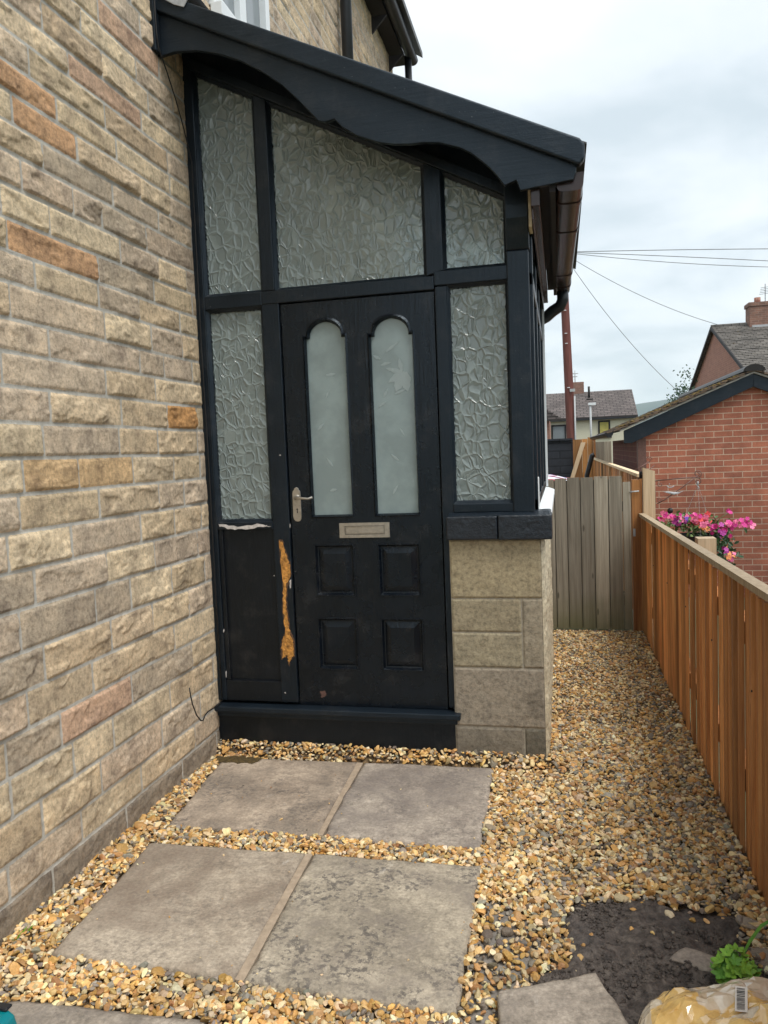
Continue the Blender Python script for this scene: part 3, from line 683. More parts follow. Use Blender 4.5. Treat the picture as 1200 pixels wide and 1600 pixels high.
# glazing beads
b = MB()
rbd = random.Random(31)
def beads(poly, w_=.014, y0=.006, y1=.024):
    n = len(poly); c_ = (sum(p[0] for p in poly)/n, sum(p[1] for p in poly)/n)
    inn = []
    for i in range(n):
        p0, p1, p2 = Vector(poly[i-1]), Vector(poly[i]), Vector(poly[(i+1) % n])
        d1 = (p1-p0).normalized(); d2 = (p2-p1).normalized(); n1_ = Vector((-d1.y, d1.x)); n2_ = Vector((-d2.y, d2.x))
        if (Vector(c_)-p1).dot(n1_) < 0: n1_ = -n1_
        if (Vector(c_)-p1).dot(n2_) < 0: n2_ = -n2_
        s_ = (n1_+n2_); inn.append(p1+s_*(w_/max(.3, 1+n1_.dot(n2_))))
    for i in range(n):
        a, c2, d, e_ = poly[i], poly[(i+1) % n], inn[(i+1) % n], inn[i]
        nn_ = max(4, int(math.hypot(a[0]-c2[0], a[1]-c2[1])/.007)); lst = None
        nx_v = Vector((e_[0]-a[0], e_[1]-a[1])); nx_v = (inn[i]-Vector(a)); dn = Vector((-(c2[1]-a[1]), c2[0]-a[0])).normalized()
        if dn.dot(inn[i]-Vector(a)) < 0: dn = -dn
        for q in range(nn_+1):
            s_ = q/nn_; o_ = Vector(a).lerp(Vector(c2), s_); w2 = e_.lerp(d, s_) if 0 < q < nn_ else (e_ if q == 0 else d)
            j_ = (rbd.uniform(-.0012, .0018)+(rbd.uniform(.001, .005) if rbd.random() < .16 else 0)) if 0 < q < nn_ else 0
            w3 = w2+dn*j_; cur = [(o_[0], y0, o_[1]), (w2[0], y1-.004, w2[1]), (w3[0], .0315, w3[1])]
            if lst: b.add(lst+cur, [(0, 3, 4, 1), (1, 4, 5, 2)])
            lst = cur
PANES = [
    [(.052, 2.350), (.360, 2.350), (.360, top(.36)), (.052, top(.052))],
    [(.424, 2.350), (1.172, 2.352), (1.172, top(1.172)), (.424, top(.424))],
    [(1.252, 2.370), (1.545, 2.370), (1.545, top(1.545)), (1.252, top(1.252))],
    [(.052, 1.222), (.352, 1.222), (.352, 2.285), (.052, 2.285)],
    [(1.262, 1.287), (1.545, 1.287), (1.545, 2.305), (1.262, 2.305)]]
for p in PANES: beads(p)
b.build('glazing_bead', M['black_paint'], porch)
PL = ['tall sloping-topped pane at the upper left', 'widest sloping pane above the door', 'small sloping pane at the upper right', 'tall pane left of the door', 'tall pane right of the door']
for p, lb in zip(PANES, PL):
    b = MB(); b.prism(p, 'y', .032, .038); o = b.build('pane', M['crackle_glass'], porch); o['label'] = lb
# left bottom panel, with moulding, flaking paint and rotten bare wood
b = MB(); b.box(.052, .352, .022, .05, .30, 1.186).box(.052, .352, .002, .03, .30, .405).box(.052, .075, .008, .03, .405, 1.186)
b.build('lower_panel', M['panel_paint'], porch, .003)
def ragged(poly, y0, y1, amp, name, mat_, n=6, seed=1):
    r_ = random.Random(seed); q_ = []
    for i in range(len(poly)):
        a, c_ = poly[i], poly[(i+1) % len(poly)]
        for k in range(n): t_ = k/n; q_.append((a[0]*(1-t_)+c_[0]*t_+r_.uniform(-amp, amp), a[1]*(1-t_)+c_[1]*t_+r_.uniform(-amp, amp)))
    b = MB(); b.prism(q_, 'y', y0, y1); return b.build(name, mat_, porch)
ragged([(.384, 1.125), (.397, 1.12), (.415, 1.05), (.432, 1.0), (.430, .95), (.408, .90), (.402, .83), (.405, .74), (.414, .66), (.430, .61), (.430, .545), (.412, .53), (.400, .50), (.396, .545), (.370, .53), (.366, .58), (.376, .63), (.392, .655), (.386, .78), (.392, .88), (.387, 1.0)], -.0045, .0, .0048, 'bare_wood', M['bare_wood_orange'], 7, 3)
ragged([(.380, 1.132), (.400, 1.128), (.421, 1.05), (.439, 1.0), (.437, .95), (.414, .89), (.407, .83), (.411, .74), (.420, .66), (.437, .61), (.437, .54), (.412, .522), (.400, .49), (.392, .54), (.364, .522), (.360, .58), (.371, .63), (.387, .655), (.381, .78), (.387, .88), (.382, 1.0)], -.003, .0, .004, 'bare_wood', M['peel_shade_edge'], 6, 33)  # dark outline of the peeled edge, depth shade put into its colour
ragged([(.426, .925), (.434, .93), (.433, .89), (.427, .885)], -.005, -.003, .002, 'paint_flake', M['flaked_primer'], 3, 4)
ragged([(.06, 1.212), (.16, 1.203), (.30, 1.212), (.34, 1.196), (.25, 1.192), (.15, 1.186), (.09, 1.197)], -.005, -.003, .005, 'paint_flake', M['flaked_primer'], 5, 5)
for k_, (x_, z_, r0_) in enumerate(((.372, .350, .004), (.410, 1.552, .004), (.345, .95, .002))):
    ragged([(x_-r0_, z_-r0_*.6), (x_+r0_, z_-r0_), (x_+r0_*.7, z_+r0_), (x_-r0_*.6, z_+r0_*.8)], -.0045, -.001, r0_*.45, 'paint_flake', M['flaked_primer'], 3, 20+k_)
for k_, (x_, z0_, z1_) in enumerate(((.0545, .655, .675), (.0535, .42, .455), (.4415, 1.19, 1.21))):
    ragged([(x_, z0_), (x_+.0022, z0_+.01), (x_+.0018, z1_), (x_-.0008, z1_-.01)], -.0035, .004, .0008, 'paint_flake', M['flaked_primer'], 4, 60+k_)
# threshold and base board
b = MB(); b.box(-.0, 1.268, -.055, .07, .255, .285).box(.0, 1.25, -.030, .07, .225, .255); b.build('threshold', M['black_paint_board'], porch, .006)
b = MB(); b.box(.0, 1.242, -.012, .06, -.05, .225); b.build('base_board', M['panel_paint'], porch, .002)
# low stone wall
def bump_box(Lb, V, F, D_, C_): pass
blocks = [(.842, 1.118, 1.240, 1.664), (.680, .836, 1.240, 1.565), (.510, .674, 1.240, 1.565), (.510, .836, 1.571, 1.664), (.222, .504, 1.240, 1.664), (-.05, .216, 1.240, 1.563), (-.05, .216, 1.569, 1.664)]
BCS = 1.22
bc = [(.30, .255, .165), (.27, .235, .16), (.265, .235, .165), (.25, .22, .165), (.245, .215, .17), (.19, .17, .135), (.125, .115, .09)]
b = MB(); b.box(1.245, 1.66, -.014, .19, -.05, 1.112, 0)
for (z0, z1, x0, x1) in blocks: b.box(x0, x1, -.021, .18, z0, z1, 1)
Vx, Fx, Dx, Cx = [], [], [], []
nx_, nz_ = 107, 290
Xf, Zf = np.meshgrid(np.linspace(1.238, 1.664, nx_), np.linspace(-.05, 1.120, nz_))
dm = np.full(Xf.shape, -.006); bc = [tuple(BCS*q for q in c_) for c_ in bc]; cc = np.zeros(Xf.shape+(3,))+.2
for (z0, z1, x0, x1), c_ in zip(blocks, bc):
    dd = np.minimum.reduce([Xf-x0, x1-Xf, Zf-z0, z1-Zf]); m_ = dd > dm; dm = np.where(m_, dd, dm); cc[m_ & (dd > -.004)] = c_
hh = -.016-(.006*sst(0, .006, dm)+.0035*(fbm(Xf*35, Zf*35, 4, 3)-.5))
# dark damp stain low on the right, darker towards the foot
st = .55*sst(.10, .0, np.hypot(Xf-1.63, (Zf-.34)*.9)+.12*(fbm(Xf*30, Zf*30, 3, 5)-.5)); cc = cc*(1-.62*st)[..., None]
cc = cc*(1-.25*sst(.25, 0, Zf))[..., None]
V1 = np.stack([Xf, hh, Zf], -1).reshape(-1, 3); F1 = grid_faces(*Xf.shape)
# side face, rougher cream stone
Yf, Zs = np.meshgrid(np.concatenate([np.linspace(-.02, .3, 60), np.linspace(.305, 2.05, 120)]), np.linspace(-.05, 1.125, 240))
hs = 1.6635+(.003+.022*fbm(Yf*14, Zs*14, 4, 44)+.008*(fbm(Yf*50, Zs*50, 3, 46)-.5))*sst(-.022, .012, Yf)
V2 = np.stack([hs, Yf, Zs], -1).reshape(-1, 3); F2 = grid_faces(*Yf.shape)
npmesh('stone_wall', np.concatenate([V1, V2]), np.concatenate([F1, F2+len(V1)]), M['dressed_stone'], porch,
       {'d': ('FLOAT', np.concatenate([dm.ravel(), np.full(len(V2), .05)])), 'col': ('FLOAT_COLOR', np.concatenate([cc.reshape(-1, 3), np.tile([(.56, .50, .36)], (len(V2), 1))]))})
b = MB(); b.box(1.240, 1.664, -.010, .19, -.05, 1.119).box(1.45, 1.664, .19, 2.05, -.05, 1.119).box(.0, 1.664, 2.0, 2.06, -.05, 2.75); b.build('wall_core', M['grey_mortar'], porch)
# painted brick sill on the low wall
b = MB(); b.box(1.232, 1.470, -.062, .10, 1.122, 1.232).box(1.473, 1.716, -.066, .10, 1.120, 1.234)
b.prism([(-.060, 1.232), (.0, 1.246), (.08, 1.250), (.08, 1.22)], 'x', 1.236, 1.712); b.build('sill', M['lumpy_paint'], porch, .007, 3)
b = MB(); b.prism([(1.636, 1.20), (1.714, 1.20), (1.714, 1.235), (1.642, 1.262), (1.636, 1.262)], 'y', .075, 2.05); b.box(1.640, 1.66, .06, .10, 1.20, 1.40)
b.build('side_sill', M['white_sill_paint'], porch, .004)
# side window frames and panes
b = MB()
for y0, y1 in ((.05, .12), (.66, .73), (1.28, 1.35), (1.98, 2.05)): b.box(1.592, 1.655, y0, y1, 1.24, 2.62)
b.box(1.592, 1.655, .05, 2.05, 2.53, 2.64).box(1.592, 1.655, .05, 2.05, 1.24, 1.30).box(1.592, 1.655, .05, 2.05, 2.28, 2.34)
b.build('side_frame', M['black_paint'], porch, .004)
b = MB(); b.box(1.657, 1.671, 1.99, 2.05, 1.26, 2.5); b.build('trim_strip', M['white_plastic'], porch)
for y0, y1 in ((.12, .66), (.73, 1.28), (1.35, 1.98)):
    for z0, z1 in ((1.30, 2.28), (2.34, 2.53)):
        b = MB(); b.box(1.618, 1.624, y0, y1, z0, z1); b.build('pane', M['crackle_glass'], porch)
# inside of the porch
b = MB(); b.box(.0, 1.5, .08, 2.0, .20, .25).box(.028, .036, .075, 2.0, .25, 3.30).box(.04, 1.60, 1.96, 1.99, .25, 2.75)
b.build('interior_lining', M['interior_plaster'], porch)
# roof
b = MB(); b.prism([(-.01, 3.60), (1.84, 3.60-.476*1.85), (1.84, 3.665-.476*1.85), (-.01, 3.665)], 'y', -.225, 2.10); b.build('roof_deck', M['dark_timber'], porch)
b = MB(); r_ = random.Random(2)
x = -.01; row = 0
while x < 1.78:
    y = -.228-(.12 if row % 2 else 0)
    while y < 2.1:
        y0, y1 = max(y, -.223), min(y+.245, 2.1)
        z0 = 3.682-.476*x; z1 = 3.672-.476*(x+.20)
        b.add([(x, y0, z0-.012), (x+.20, y0, z1+.006), (x+.20, y1, z1+.006), (x, y1, z0-.012), (x, y0, z0-.006), (x+.20, y0, z1+.013), (x+.20, y1, z1+.013), (x, y1, z0-.006)],
              [(0,3,2,1),(4,5,6,7),(0,1,5,4),(1,2,6,5),(2,3,7,6),(3,0,4,7)]); y += .25
    x += .155; row += 1
b.build('roof_slates', M['slate'], porch)
# bargeboard: wavy lower board and capping board
LOW = [(.008, 3.388), (.094, 3.399), (.2, 3.389), (.302, 3.360), (.401, 3.317), (.501, 3.256), (.596, 3.183), (.673, 3.104), (.729, 3.039), (.756, 3.008), (.786, 3.000), (.83, 3.006), (.86, 2.971), (.927, 2.924), (1.02, 2.884), (1.09, 2.866), (1.157, 2.858), (1.225, 2.857), (1.29, 2.847), (1.374, 2.817), (1.42, 2.79), (1.458, 2.757), (1.495, 2.722), (1.523, 2.689), (1.557, 2.640), (1.606, 2.656), (1.622, 2.612), (1.838, 2.632), (1.850, 2.668)]
b = MB(); b.prism([(.005, 3.60)]+LOW+[(1.852, 2.72)], 'y', -.248, -.225); b.build('bargeboard', M['black_paint_board'], porch, .003)
b = MB(); b.prism([(.004, 3.672), (.004, 3.585), (.95, 3.122), (1.862, 2.680), (1.884, 2.705), (1.884, 2.762), (1.866, 2.786)], 'y', -.275, -.226); b.build('capping_board', M['black_paint_board'], porch, .009, 3)
b = MB(); b.prism([(.0, 3.40), (.0, 3.70), (.028, 3.69), (.028, 3.39)], 'y', -.30, -.249); b.build('wall_batten', M['black_paint'], porch, .004)
# cream soffit slip and frieze beside the post top
b = MB(); b.box(1.648, 1.662, -.10, .02, 2.50, 2.70); b.build('end_slip', M['render_cream'], porch)
b = MB(); b.box(1.662, 1.70, -.22, 2.05, 2.55, 2.63).box(1.664, 1.672, -.2, 2.05, 2.50, 2.55); b.build('wall_plate', M['brown_plastic'], porch, .003)
b = MB(); b.box(1.70, 1.765, -.22, 2.06, 2.64, 2.66).box(1.74, 1.765, -.22, 2.06, 2.60, 2.72); b.build('fascia', M['dark_timber'], porch)
# gutter with joints, and outlet pipe
b = gutter_mb(1.768, 1.880, -.222, 2.02, 2.668, .072, dx=-.028, sq=.42)
gt = b.build('gutter', M['brown_plastic'], porch)
for y in (-.05, .42, 1.42, 1.78):
    sh = -.028*(y+.22)/2.24
    g2 = gutter_mb(1.765+sh, 1.883+sh, y, y+.035, 2.670, .078, sq=.42); g2.build('gutter_joint', M['brown_plastic'], gt)
b = MB(); b.tube([(1.80, 1.95, 2.62), (1.80, 1.955, 2.545), (1.78, 1.965, 2.505), (1.73, 1.99, 2.480), (1.69, 2.04, 2.455), (1.64, 2.10, 2.44), (1.60, 2.115, 2.40), (1.60, 2.12, .1)], .040, 12)
b.build('outlet_pipe', M['black_plastic'], gt)
# lead flashing where roof meets wall
fx, fy = np.meshgrid(np.linspace(0, .17, 18), np.linspace(-.30, 2.1, 60))
fz = 3.79-.60*fx+.014*np.sin(fy*19)+.02*(fbm(fx*14, fy*9, 3, 4)-.5)-.035*sst(.07, .17, fx)*(.5+.5*np.sin(fy*11))+.02
npmesh('lead_flashing', np.stack([fx, fy, fz], -1).reshape(-1, 3), grid_faces(*fx.shape), M['lead'], porch)
b = MB(); b.prism([(.035, 3.80), (.20, 3.72), (.212, 3.625), (.19, 3.60), (.165, 3.563), (.12, 3.580), (.07, 3.612), (.035, 3.635)], 'y', -.283, -.277); b.build('lead_flashing', M['lead'], porch, .002)
# door
b = MB()
def archpoly(x0, x1, z0, zs, rise, sh=.018, n=14):
    c_ = (x0+x1)/2; r_ = (x1-x0)/2-sh; p = [(x0, z0), (x1, z0), (x1, zs), (x1-sh, zs)]
    for i in range(n+1):
        a = math.pi*i/n; p.append((c_+r_*math.cos(a), zs+.012+rise*math.sin(a)))
    return p+[(x0+sh, zs), (x0, zs)]
D0, D1, DZ0, DZ1 = .444, 1.204, .288, 2.282
GL = [archpoly(.556, .766, 1.240, 2.118, .066), archpoly(.880, 1.096, 1.240, 2.106, .070)]
yf, yb = .012, .052
# leaf front built as strips so that the arched openings are real holes
b.box(D0+.003, .556, yf, yb, DZ0, DZ1).box(1.096, D1-.003, yf, yb, DZ0, DZ1).box(.766, .880, yf, yb, DZ0, DZ1)
for xa, xb in ((.556, .766), (.880, 1.096)):
    b.box(xa, xb, yf, yb, DZ0, .470).box(xa, xb, yf, yb, .737, .842).box(xa, xb, yf, yb, 1.105, 1.240)
for gp in GL:
    up = [p for p in gp[2:]]  # from right shoulder over the arch to left shoulder
    x1_, x0_ = up[0][0], up[-1][0]
    for i in range(len(up)-1):
        (a, za), (c_, zc) = up[i], up[i+1]
        if abs(a-c_) < 1e-6: continue
        b.add([(a, yf, za), (c_, yf, zc), (c_, yf, DZ1), (a, yf, DZ1), (a, yb, za), (c_, yb, zc), (c_, yb, DZ1), (a, yb, DZ1)],
              [(0, 1, 2, 3), (4, 7, 6, 5), (0, 4, 5, 1), (3, 2, 6, 7)])
door = b.build('door', M['door_paint'], porch); door['label'] = 'black four-panel door with two arched obscured panes, in the middle of the porch'
for gi, gp in enumerate(GL):
    b = MB(); b.prism(gp, 'y', .036, .040); gv = b
    def leafp(cx_, cz_, ang, ln, wd):
        ca, sa = math.cos(ang), math.sin(ang); pts = []
        for i in range(9):
            s_ = i/8; pts.append((s_*ln, wd*math.sin(math.pi*s_**.8)*(1+.15*math.sin(i*2.3))))
        pts += [(p[0], -p[1]*.8) for p in pts[-2:0:-1]]
        return [(cx_+p[0]*ca-p[1]*sa, cz_+p[0]*sa+p[1]*ca) for p in pts]
    rl = random.Random(40+gi)
    for q in range(5):
        gv.prism(leafp(rl.uniform(gp[0][0]+.04, gp[1][0]-.06), 1.35+q*.15+rl.uniform(-.02, .02), R(rl.uniform(0, 360)), rl.uniform(.03, .06), rl.uniform(.004, .008)), 'y', .0351, .0358, 1)
    if gi == 1:
        for ang, ln, wd in ((165, .085, .012), (100, .07, .011), (250, .10, .030), (285, .10, .030), (215, .085, .018), (320, .05, .012)):
            gv.prism(leafp(1.032, 1.925, R(ang), ln, wd), 'y', .0345-ang*1e-6, .0355-ang*1e-6, 1)
        for cx_, cz_, ang, ln, wd in ((.955, 2.02, 35, .09, .008), (.93, 1.99, 150, .045, .008), (.95, 1.79, 215, .05, .006), (.99, 1.82, 20, .06, .007)):
            gv.prism(leafp(cx_, cz_, R(ang), ln, wd), 'y', .0345, .0358, 1)
    gv.build('glass_pane', [M['door_glass'], M['etched_glass']], door)
    # raised moulding round the opening
    b = MB(); n_ = len(gp); c_ = (sum(p[0] for p in gp)/n_, 1.7)
    inn = [(p[0]+(.008 if p[0] < c_[0]-.01 else (-.008 if p[0] > c_[0]+.01 else 0)), p[1]+(.008 if p[1] < 1.5 else -.009)) for p in gp]
    for i in range(n_):
        j = (i+1) % n_; a, c2, d, e_ = gp[i], gp[j], inn[j], inn[i]
        b.add([(a[0], yf-.002, a[1]), (c2[0], yf-.002, c2[1]), (d[0], .030, d[1]), (e_[0], .030, e_[1])], [(0, 1, 2, 3)])
        o_ = [(a[0]+(a[0]-e_[0])*.9, a[1]+(a[1]-e_[1])*.9), (c2[0]+(c2[0]-d[0])*.9, c2[1]+(c2[1]-d[1])*.9)]
        b.add([(o_[0][0], yf, o_[0][1]), (o_[1][0], yf, o_[1][1]), (c2[0], yf-.006, c2[1]), (a[0], yf-.006, a[1])], [(0, 1, 2, 3)])
    b.build('moulding', M['door_paint'], door)
for (x0, x1, z0, z1) in ((.556, .766, .842, 1.105), (.880, 1.096, .842, 1.105), (.556, .766, .470, .737), (.880, 1.096, .470, .737)):
    b = MB()
    def ring(i0, y0_, i1, y1_):
        A = [(x0+i0, z0+i0), (x1-i0, z0+i0), (x1-i0, z1-i0), (x0+i0, z1-i0)]; B = [(x0+i1, z0+i1), (x1-i1, z0+i1), (x1-i1, z1-i1), (x0+i1, z1-i1)]
        for i in range(4):
            j = (i+1) % 4; b.add([(A[i][0], y0_, A[i][1]), (A[j][0], y0_, A[j][1]), (B[j][0], y1_, B[j][1]), (B[i][0], y1_, B[i][1])], [(0, 1, 2, 3)])
    ring(0, yf, .002, yf-.003); ring(.002, yf-.003, .008, yf-.003); ring(.008, yf-.003, .016, yf+.012); ring(.016, yf+.012, .022, yf+.013); ring(.022, yf+.013, .050, yf+.001)
    b.add([(x0+.050, yf+.001, z0+.050), (x1-.050, yf+.001, z0+.050), (x1-.050, yf+.001, z1-.050), (x0+.050, yf+.001, z1-.050)], [(0, 1, 2, 3)])
    b.build('door_panel', M['door_paint'], door)
# handle
b = MB()
pl = [(.459, 1.245), (.462, 1.232), (.470, 1.222), (.482, 1.219), (.494, 1.222), (.501, 1.232), (.503, 1.245), (.5025, 1.36), (.500, 1.372), (.494, 1.376), (.493, 1.384), (.482, 1.390), (.471, 1.384), (.469, 1.376), (.463, 1.372), (.4605, 1.36)]
b.prism(pl, 'y', .005, .0115); b.tube([(.482, .008, 1.338), (.482, -.022, 1.338)], .009, 12)
b.tube([(.482, -.022, 1.338), (.500, -.034, 1.340), (.530, -.036, 1.336), (.555, -.034, 1.334), (.575, -.028, 1.340)], [.008, .0075, .006, .0055, .0065], 10)
b.tube([(.482, .006, 1.338), (.482, .002, 1.338)], .015, 16)
hd = b.build('handle', M['nickel'], door, .0015)
b = MB(); b.prism([(.480, 1.262), (.485, 1.262), (.484, 1.276), (.487, 1.280), (.4825, 1.287), (.478, 1.280), (.481, 1.276)], 'y', .0035, .0048)
b.build('keyhole', M['black_rubber'], door)
b = MB(); b.box(.695, .947, .0045, .0115, 1.134, 1.150).box(.695, .947, .0045, .0115, 1.192, 1.207).box(.695, .722, .0045, .0115, 1.150, 1.192).box(.922, .947, .0045, .0115, 1.150, 1.192).box(.724, .920, .0075, .0113, 1.152, 1.190)
b.tube([(.728, .0065, 1.156), (.916, .0065, 1.156), (.916, .0065, 1.186), (.728, .0065, 1.186), (.728, .0065, 1.156)], .0014, 6)
b.build('letterbox', M['nickel'], door, .0012)
b = MB(); ragged([(.555, .355), (.575, .365), (.59, .35), (.58, .33), (.56, .325)], .0108, .0118, .004, 'worn_patch', M['rust_metal'], 4, 8)

# ------------------------------------------------------------------ cables on the wall
b = MB(); b.tube([(.03, -.354, .475), (.032, -.352, .44), (.035, -.344, .393), (.04, -.318, .33), (.04, -.279, .290), (.035, -.245, .278), (.035, -.222, .297), (.035, -.19, .304), (.03, -.12, .296), (.028, -.05, .292), (.02, -.006, .285)], .0032, 6)
tag(b.build('cable', M['black_rubber']), 'short black cable looping out of the stone wall near the threshold', 'cable')
b = MB(); b.tube([(.036, -.31, 3.80), (.036, -.302, 3.66), (.036, -.304, 3.55), (.036, -.302, 3.46), (.036, -.29, 3.40), (.034, -.22, 3.33), (.034, -.15, 3.24), (.034, -.08, 3.13), (.032, -.012, 3.0), (.03, -.012, 2.6), (.027, -.012, 2.1), (.03, -.011, 1.5), (.027, -.011, .9), (.03, -.012, .3)], .0032, 6)
tag(b.build('cable', M['black_rubber']), 'long thin black cable running down the left edge of the porch frame', 'cable')

# ------------------------------------------------------------------ timber fence along the passage
def boards_mesh(items, name, mat_, parent, edge=None):
    """items: list of 8-corner boxes with a random tint each"""
    V, F, C_ = [], [], []
    for it in items:
        o_ = len(V); V += it[0]; F += [[o_+i for i in f] for f in [(0,3,2,1),(4,5,6,7),(0,1,5,4),(1,2,6,5),(2,3,7,6),(3,0,4,7)]]
        C_ += [it[1] if len(it) > 1 else (random.random(), random.random(), random.random())]*8
    C2 = []
    for k in range(0, len(C_), 8): C2 += [C_[k]]*8
    mi = [1 if (edge and k % 6 == 2) else 0 for k in range(len(F))]
    return npmesh(name, V, F, [mat_]+([edge] if edge else []), parent, {'tint': ('FLOAT_COLOR', np.array(C2))}, False, mi)
def rnd3(): return (random.random(), random.random(), random.random())
def bx8(x0, x1, y0, y1, z0, z1, tint=None):
    return ([(x0,y0,z0),(x1,y0,z0),(x1,y1,z0),(x0,y1,z0),(x0,y0,z1),(x1,y0,z1),(x1,y1,z1),(x0,y1,z1)], tint or rnd3())
fence = thing('timber_fence', (2.39, .9, 0), 'low orange-brown featheredge fence with pale capping rail along the gravel passage', 'fence')
def ftop(y): return 1.045-.0225*(y+1)
its = []; y = -2.6
while y < 2.80:
    wd = .112; t0, t1 = .003, .018; xj = 2.394+random.uniform(-.006, .006); zt = ftop(y)-.004+random.uniform(-.02, .0)
    yy = y+wd
    V8 = [(xj-t1, y, .02), (xj, y, .02), (xj+.002, yy, .02), (xj-t0, yy, .02), (xj-t1, y, zt), (xj, y, zt), (xj+.002, yy, zt), (xj-t0, yy, zt)]
    V8 = [V8[i] for i in (0, 1, 2, 3, 4, 5, 6, 7)]
    its.append((V8, rnd3())); y += random.uniform(.088, .099)
boards_mesh(its, 'board_panel', M['fence_wood'], fence, M['sawn_edge'])
its = []
for y0, y1 in ((-2.6, .82), (.823, 2.825)):
    a = ftop(y0); c_ = ftop(y1)
    its.append(([(2.356, y0, a), (2.400, y0, a), (2.400, y1, c_), (2.356, y1, c_), (2.356, y0, a+.024), (2.400, y0, a+.024), (2.400, y1, c_+.024), (2.356, y1, c_+.024)], rnd3()))
boards_mesh(its, 'cap_rail', M['pale_timber_grey'], fence)
for z0 in (.25, .80): boards_mesh([bx8(2.394, 2.44, -2.6, 2.8, z0, z0+.08)], 'back_rail', M['fence_wood'], fence)
for y in (-1.75, .60):
    b = MB(); zt = ftop(y)+.026
    its = [bx8(2.442, 2.532, y, y+.09, -.1, zt)]; boards_mesh(its, 'post', M['pale_timber'], fence)
for k in range(5):
    y = -.9+k*.7; b = MB(); b.tube([(2.352+.010, y, .70), (2.366, y, .70)], .004, 8); b.build('screw', M['dark_metal'], fence)

# far stretch of the fence beyond the gate
ff = thing('timber_fence', (2.39, 6, 0), 'taller orange-brown fence stretch beyond the grey gate, in front of the brick garage', 'fence')
its = []; y = 2.93
while y < 12.3:
    its.append(bx8(2.385+random.uniform(-.004, .004), 2.40, y, y+.118, .0, 1.265+random.uniform(-.012, 0))); y += .125
boards_mesh(its, 'board_panel', M['fence_wood'], ff)
boards_mesh([bx8(2.362, 2.418, 2.93, 7.4, 1.266, 1.292), bx8(2.362, 2.418, 7.404, 12.3, 1.266, 1.292)], 'cap_rail', M['pale_timber_grey'], ff)
for y in (4.75, 6.6, 8.45): boards_mesh([bx8(2.355, 2.383, y, y+.05, 0, 1.262)], 'batten', M['pale_timber'], ff)
gp_ = boards_mesh([([(2.392, 2.78, 0), (2.482, 2.78, 0), (2.482, 2.87, 0), (2.392, 2.87, 0), (2.392, 2.78, 1.345), (2.482, 2.78, 1.315), (2.482, 2.87, 1.315), (2.392, 2.87, 1.345)], (.6, .3, .4))], 'gate_post', M['pale_timber'], None)
tag(gp_, 'pale square timber post beside the gate, carrying the basket bracket', 'post')
cp = MB(); cp.tube([(2.372, 2.86, 1.285), (2.402, 2.86, 1.285)], .03, 12); cp.build('end_cap', M['dark_timber'], ff)

# ------------------------------------------------------------------ gate
gate = thing('gate', (1.99, 2.8, 0), 'weathered grey vertical-board gate with green algae at the foot, closing the passage', 'gate')
xt = [1.60, 1.706, 1.804, 1.909, 2.014, 2.127, 2.235, 2.300]
zt_ = [1.270, 1.279, 1.283, 1.280, 1.285, 1.283, 1.288]
its = []
for i in range(7):
    z1 = zt_[i] if i < 6 else 1.235
    tg = rnd3(); its.append(bx8(xt[i]+.0035, xt[i+1]-.0035, 2.794+random.uniform(-.005, .005), 2.815, .045, z1, tg))
boards_mesh(its, 'board_panel', M['gate_wood'], gate)
boards_mesh([bx8(1.61, 2.232, 2.8155, 2.8168, .05, 1.26, (.05, .5, .5))], 'gap_shade_sheet', M['gate_wood'], gate)  # added dark sheet, painting shade into the gaps between boards
for z0 in (.25, 1.0): boards_mesh([bx8(1.62, 2.30, 2.817, 2.85, z0, z0+.08)], 'rail', M['gate_wood'], gate)
boards_mesh([bx8(2.308, 2.372, 2.80, 2.86, 0, 1.25, (.2, .5, .5))], 'hinge_post', M['fence_wood'], gate)
b = MB(); b.tube([(2.29, 2.785, 1.155), (2.36, 2.785, 1.16)], .006, 8); b.build('latch', M['galvanised'], gate); b = MB(); b.box(2.312, 2.33, 2.788, 2.80, .80, .86); b.build('hinge', M['galvanised'], gate)

# ------------------------------------------------------------------ bracket and hanging basket
def spiral(c_, r0, turns, n=22, a0=0.0, y=2.83, sgn=1):
    return [(c_[0]+r0*(1-.72*i/n)*math.cos(a0+sgn*turns*2*math.pi*i/n), y, c_[1]+r0*(1-.72*i/n)*math.sin(a0+sgn*turns*2*math.pi*i/n)) for i in range(n+1)]
br = thing('basket_bracket', (2.5, 2.83, 1.0), 'thin scrolled metal bracket on the pale post with a small bird ornament', 'bracket')
b = MB(); yb_ = 2.83
b.tube([(2.486, yb_, 1.235), (2.70, yb_, 1.252), (2.80, yb_, 1.254), (2.825, yb_, 1.245)], .0045, 8)
b.tube([(2.500, yb_, 1.052), (2.56, yb_, 1.085), (2.70, yb_, 1.185), (2.80, yb_, 1.262)], .004, 8)
b.tube(spiral((2.805, 1.282), .030, 1.5, a0=-1.2), .0035, 6)
b.tube(spiral((2.806, 1.222), .026, 1.2, a0=1.4, sgn=-1), .0035, 6)
b.tube([(2.486, yb_, 1.02), (2.486, yb_, 1.26)], .004, 6)
b.tube(spiral((2.525, 1.205), .020, 1.3, a0=2.), .003, 6); b.tube(spiral((2.520, 1.085), .020, 1.3, a0=2.), .003, 6)
b.build('bracket_arm', M['rust_metal'], br)
b = MB(); b.tube([(2.566, 2.825, 1.150), (2.596, 2.822, 1.138), (2.63, 2.82, 1.130), (2.665, 2.82, 1.140)], [.002, .010, .012, .002], 8)
b.prism([(2.60, 1.135), (2.64, 1.135), (2.70, 1.152), (2.655, 1.128)], 'y', 2.81, 2.815).prism([(2.54, 1.152), (2.60, 1.142), (2.62, 1.13), (2.575, 1.138)], 'y', 2.812, 2.817)
b.build('bird', M['lead'], br)
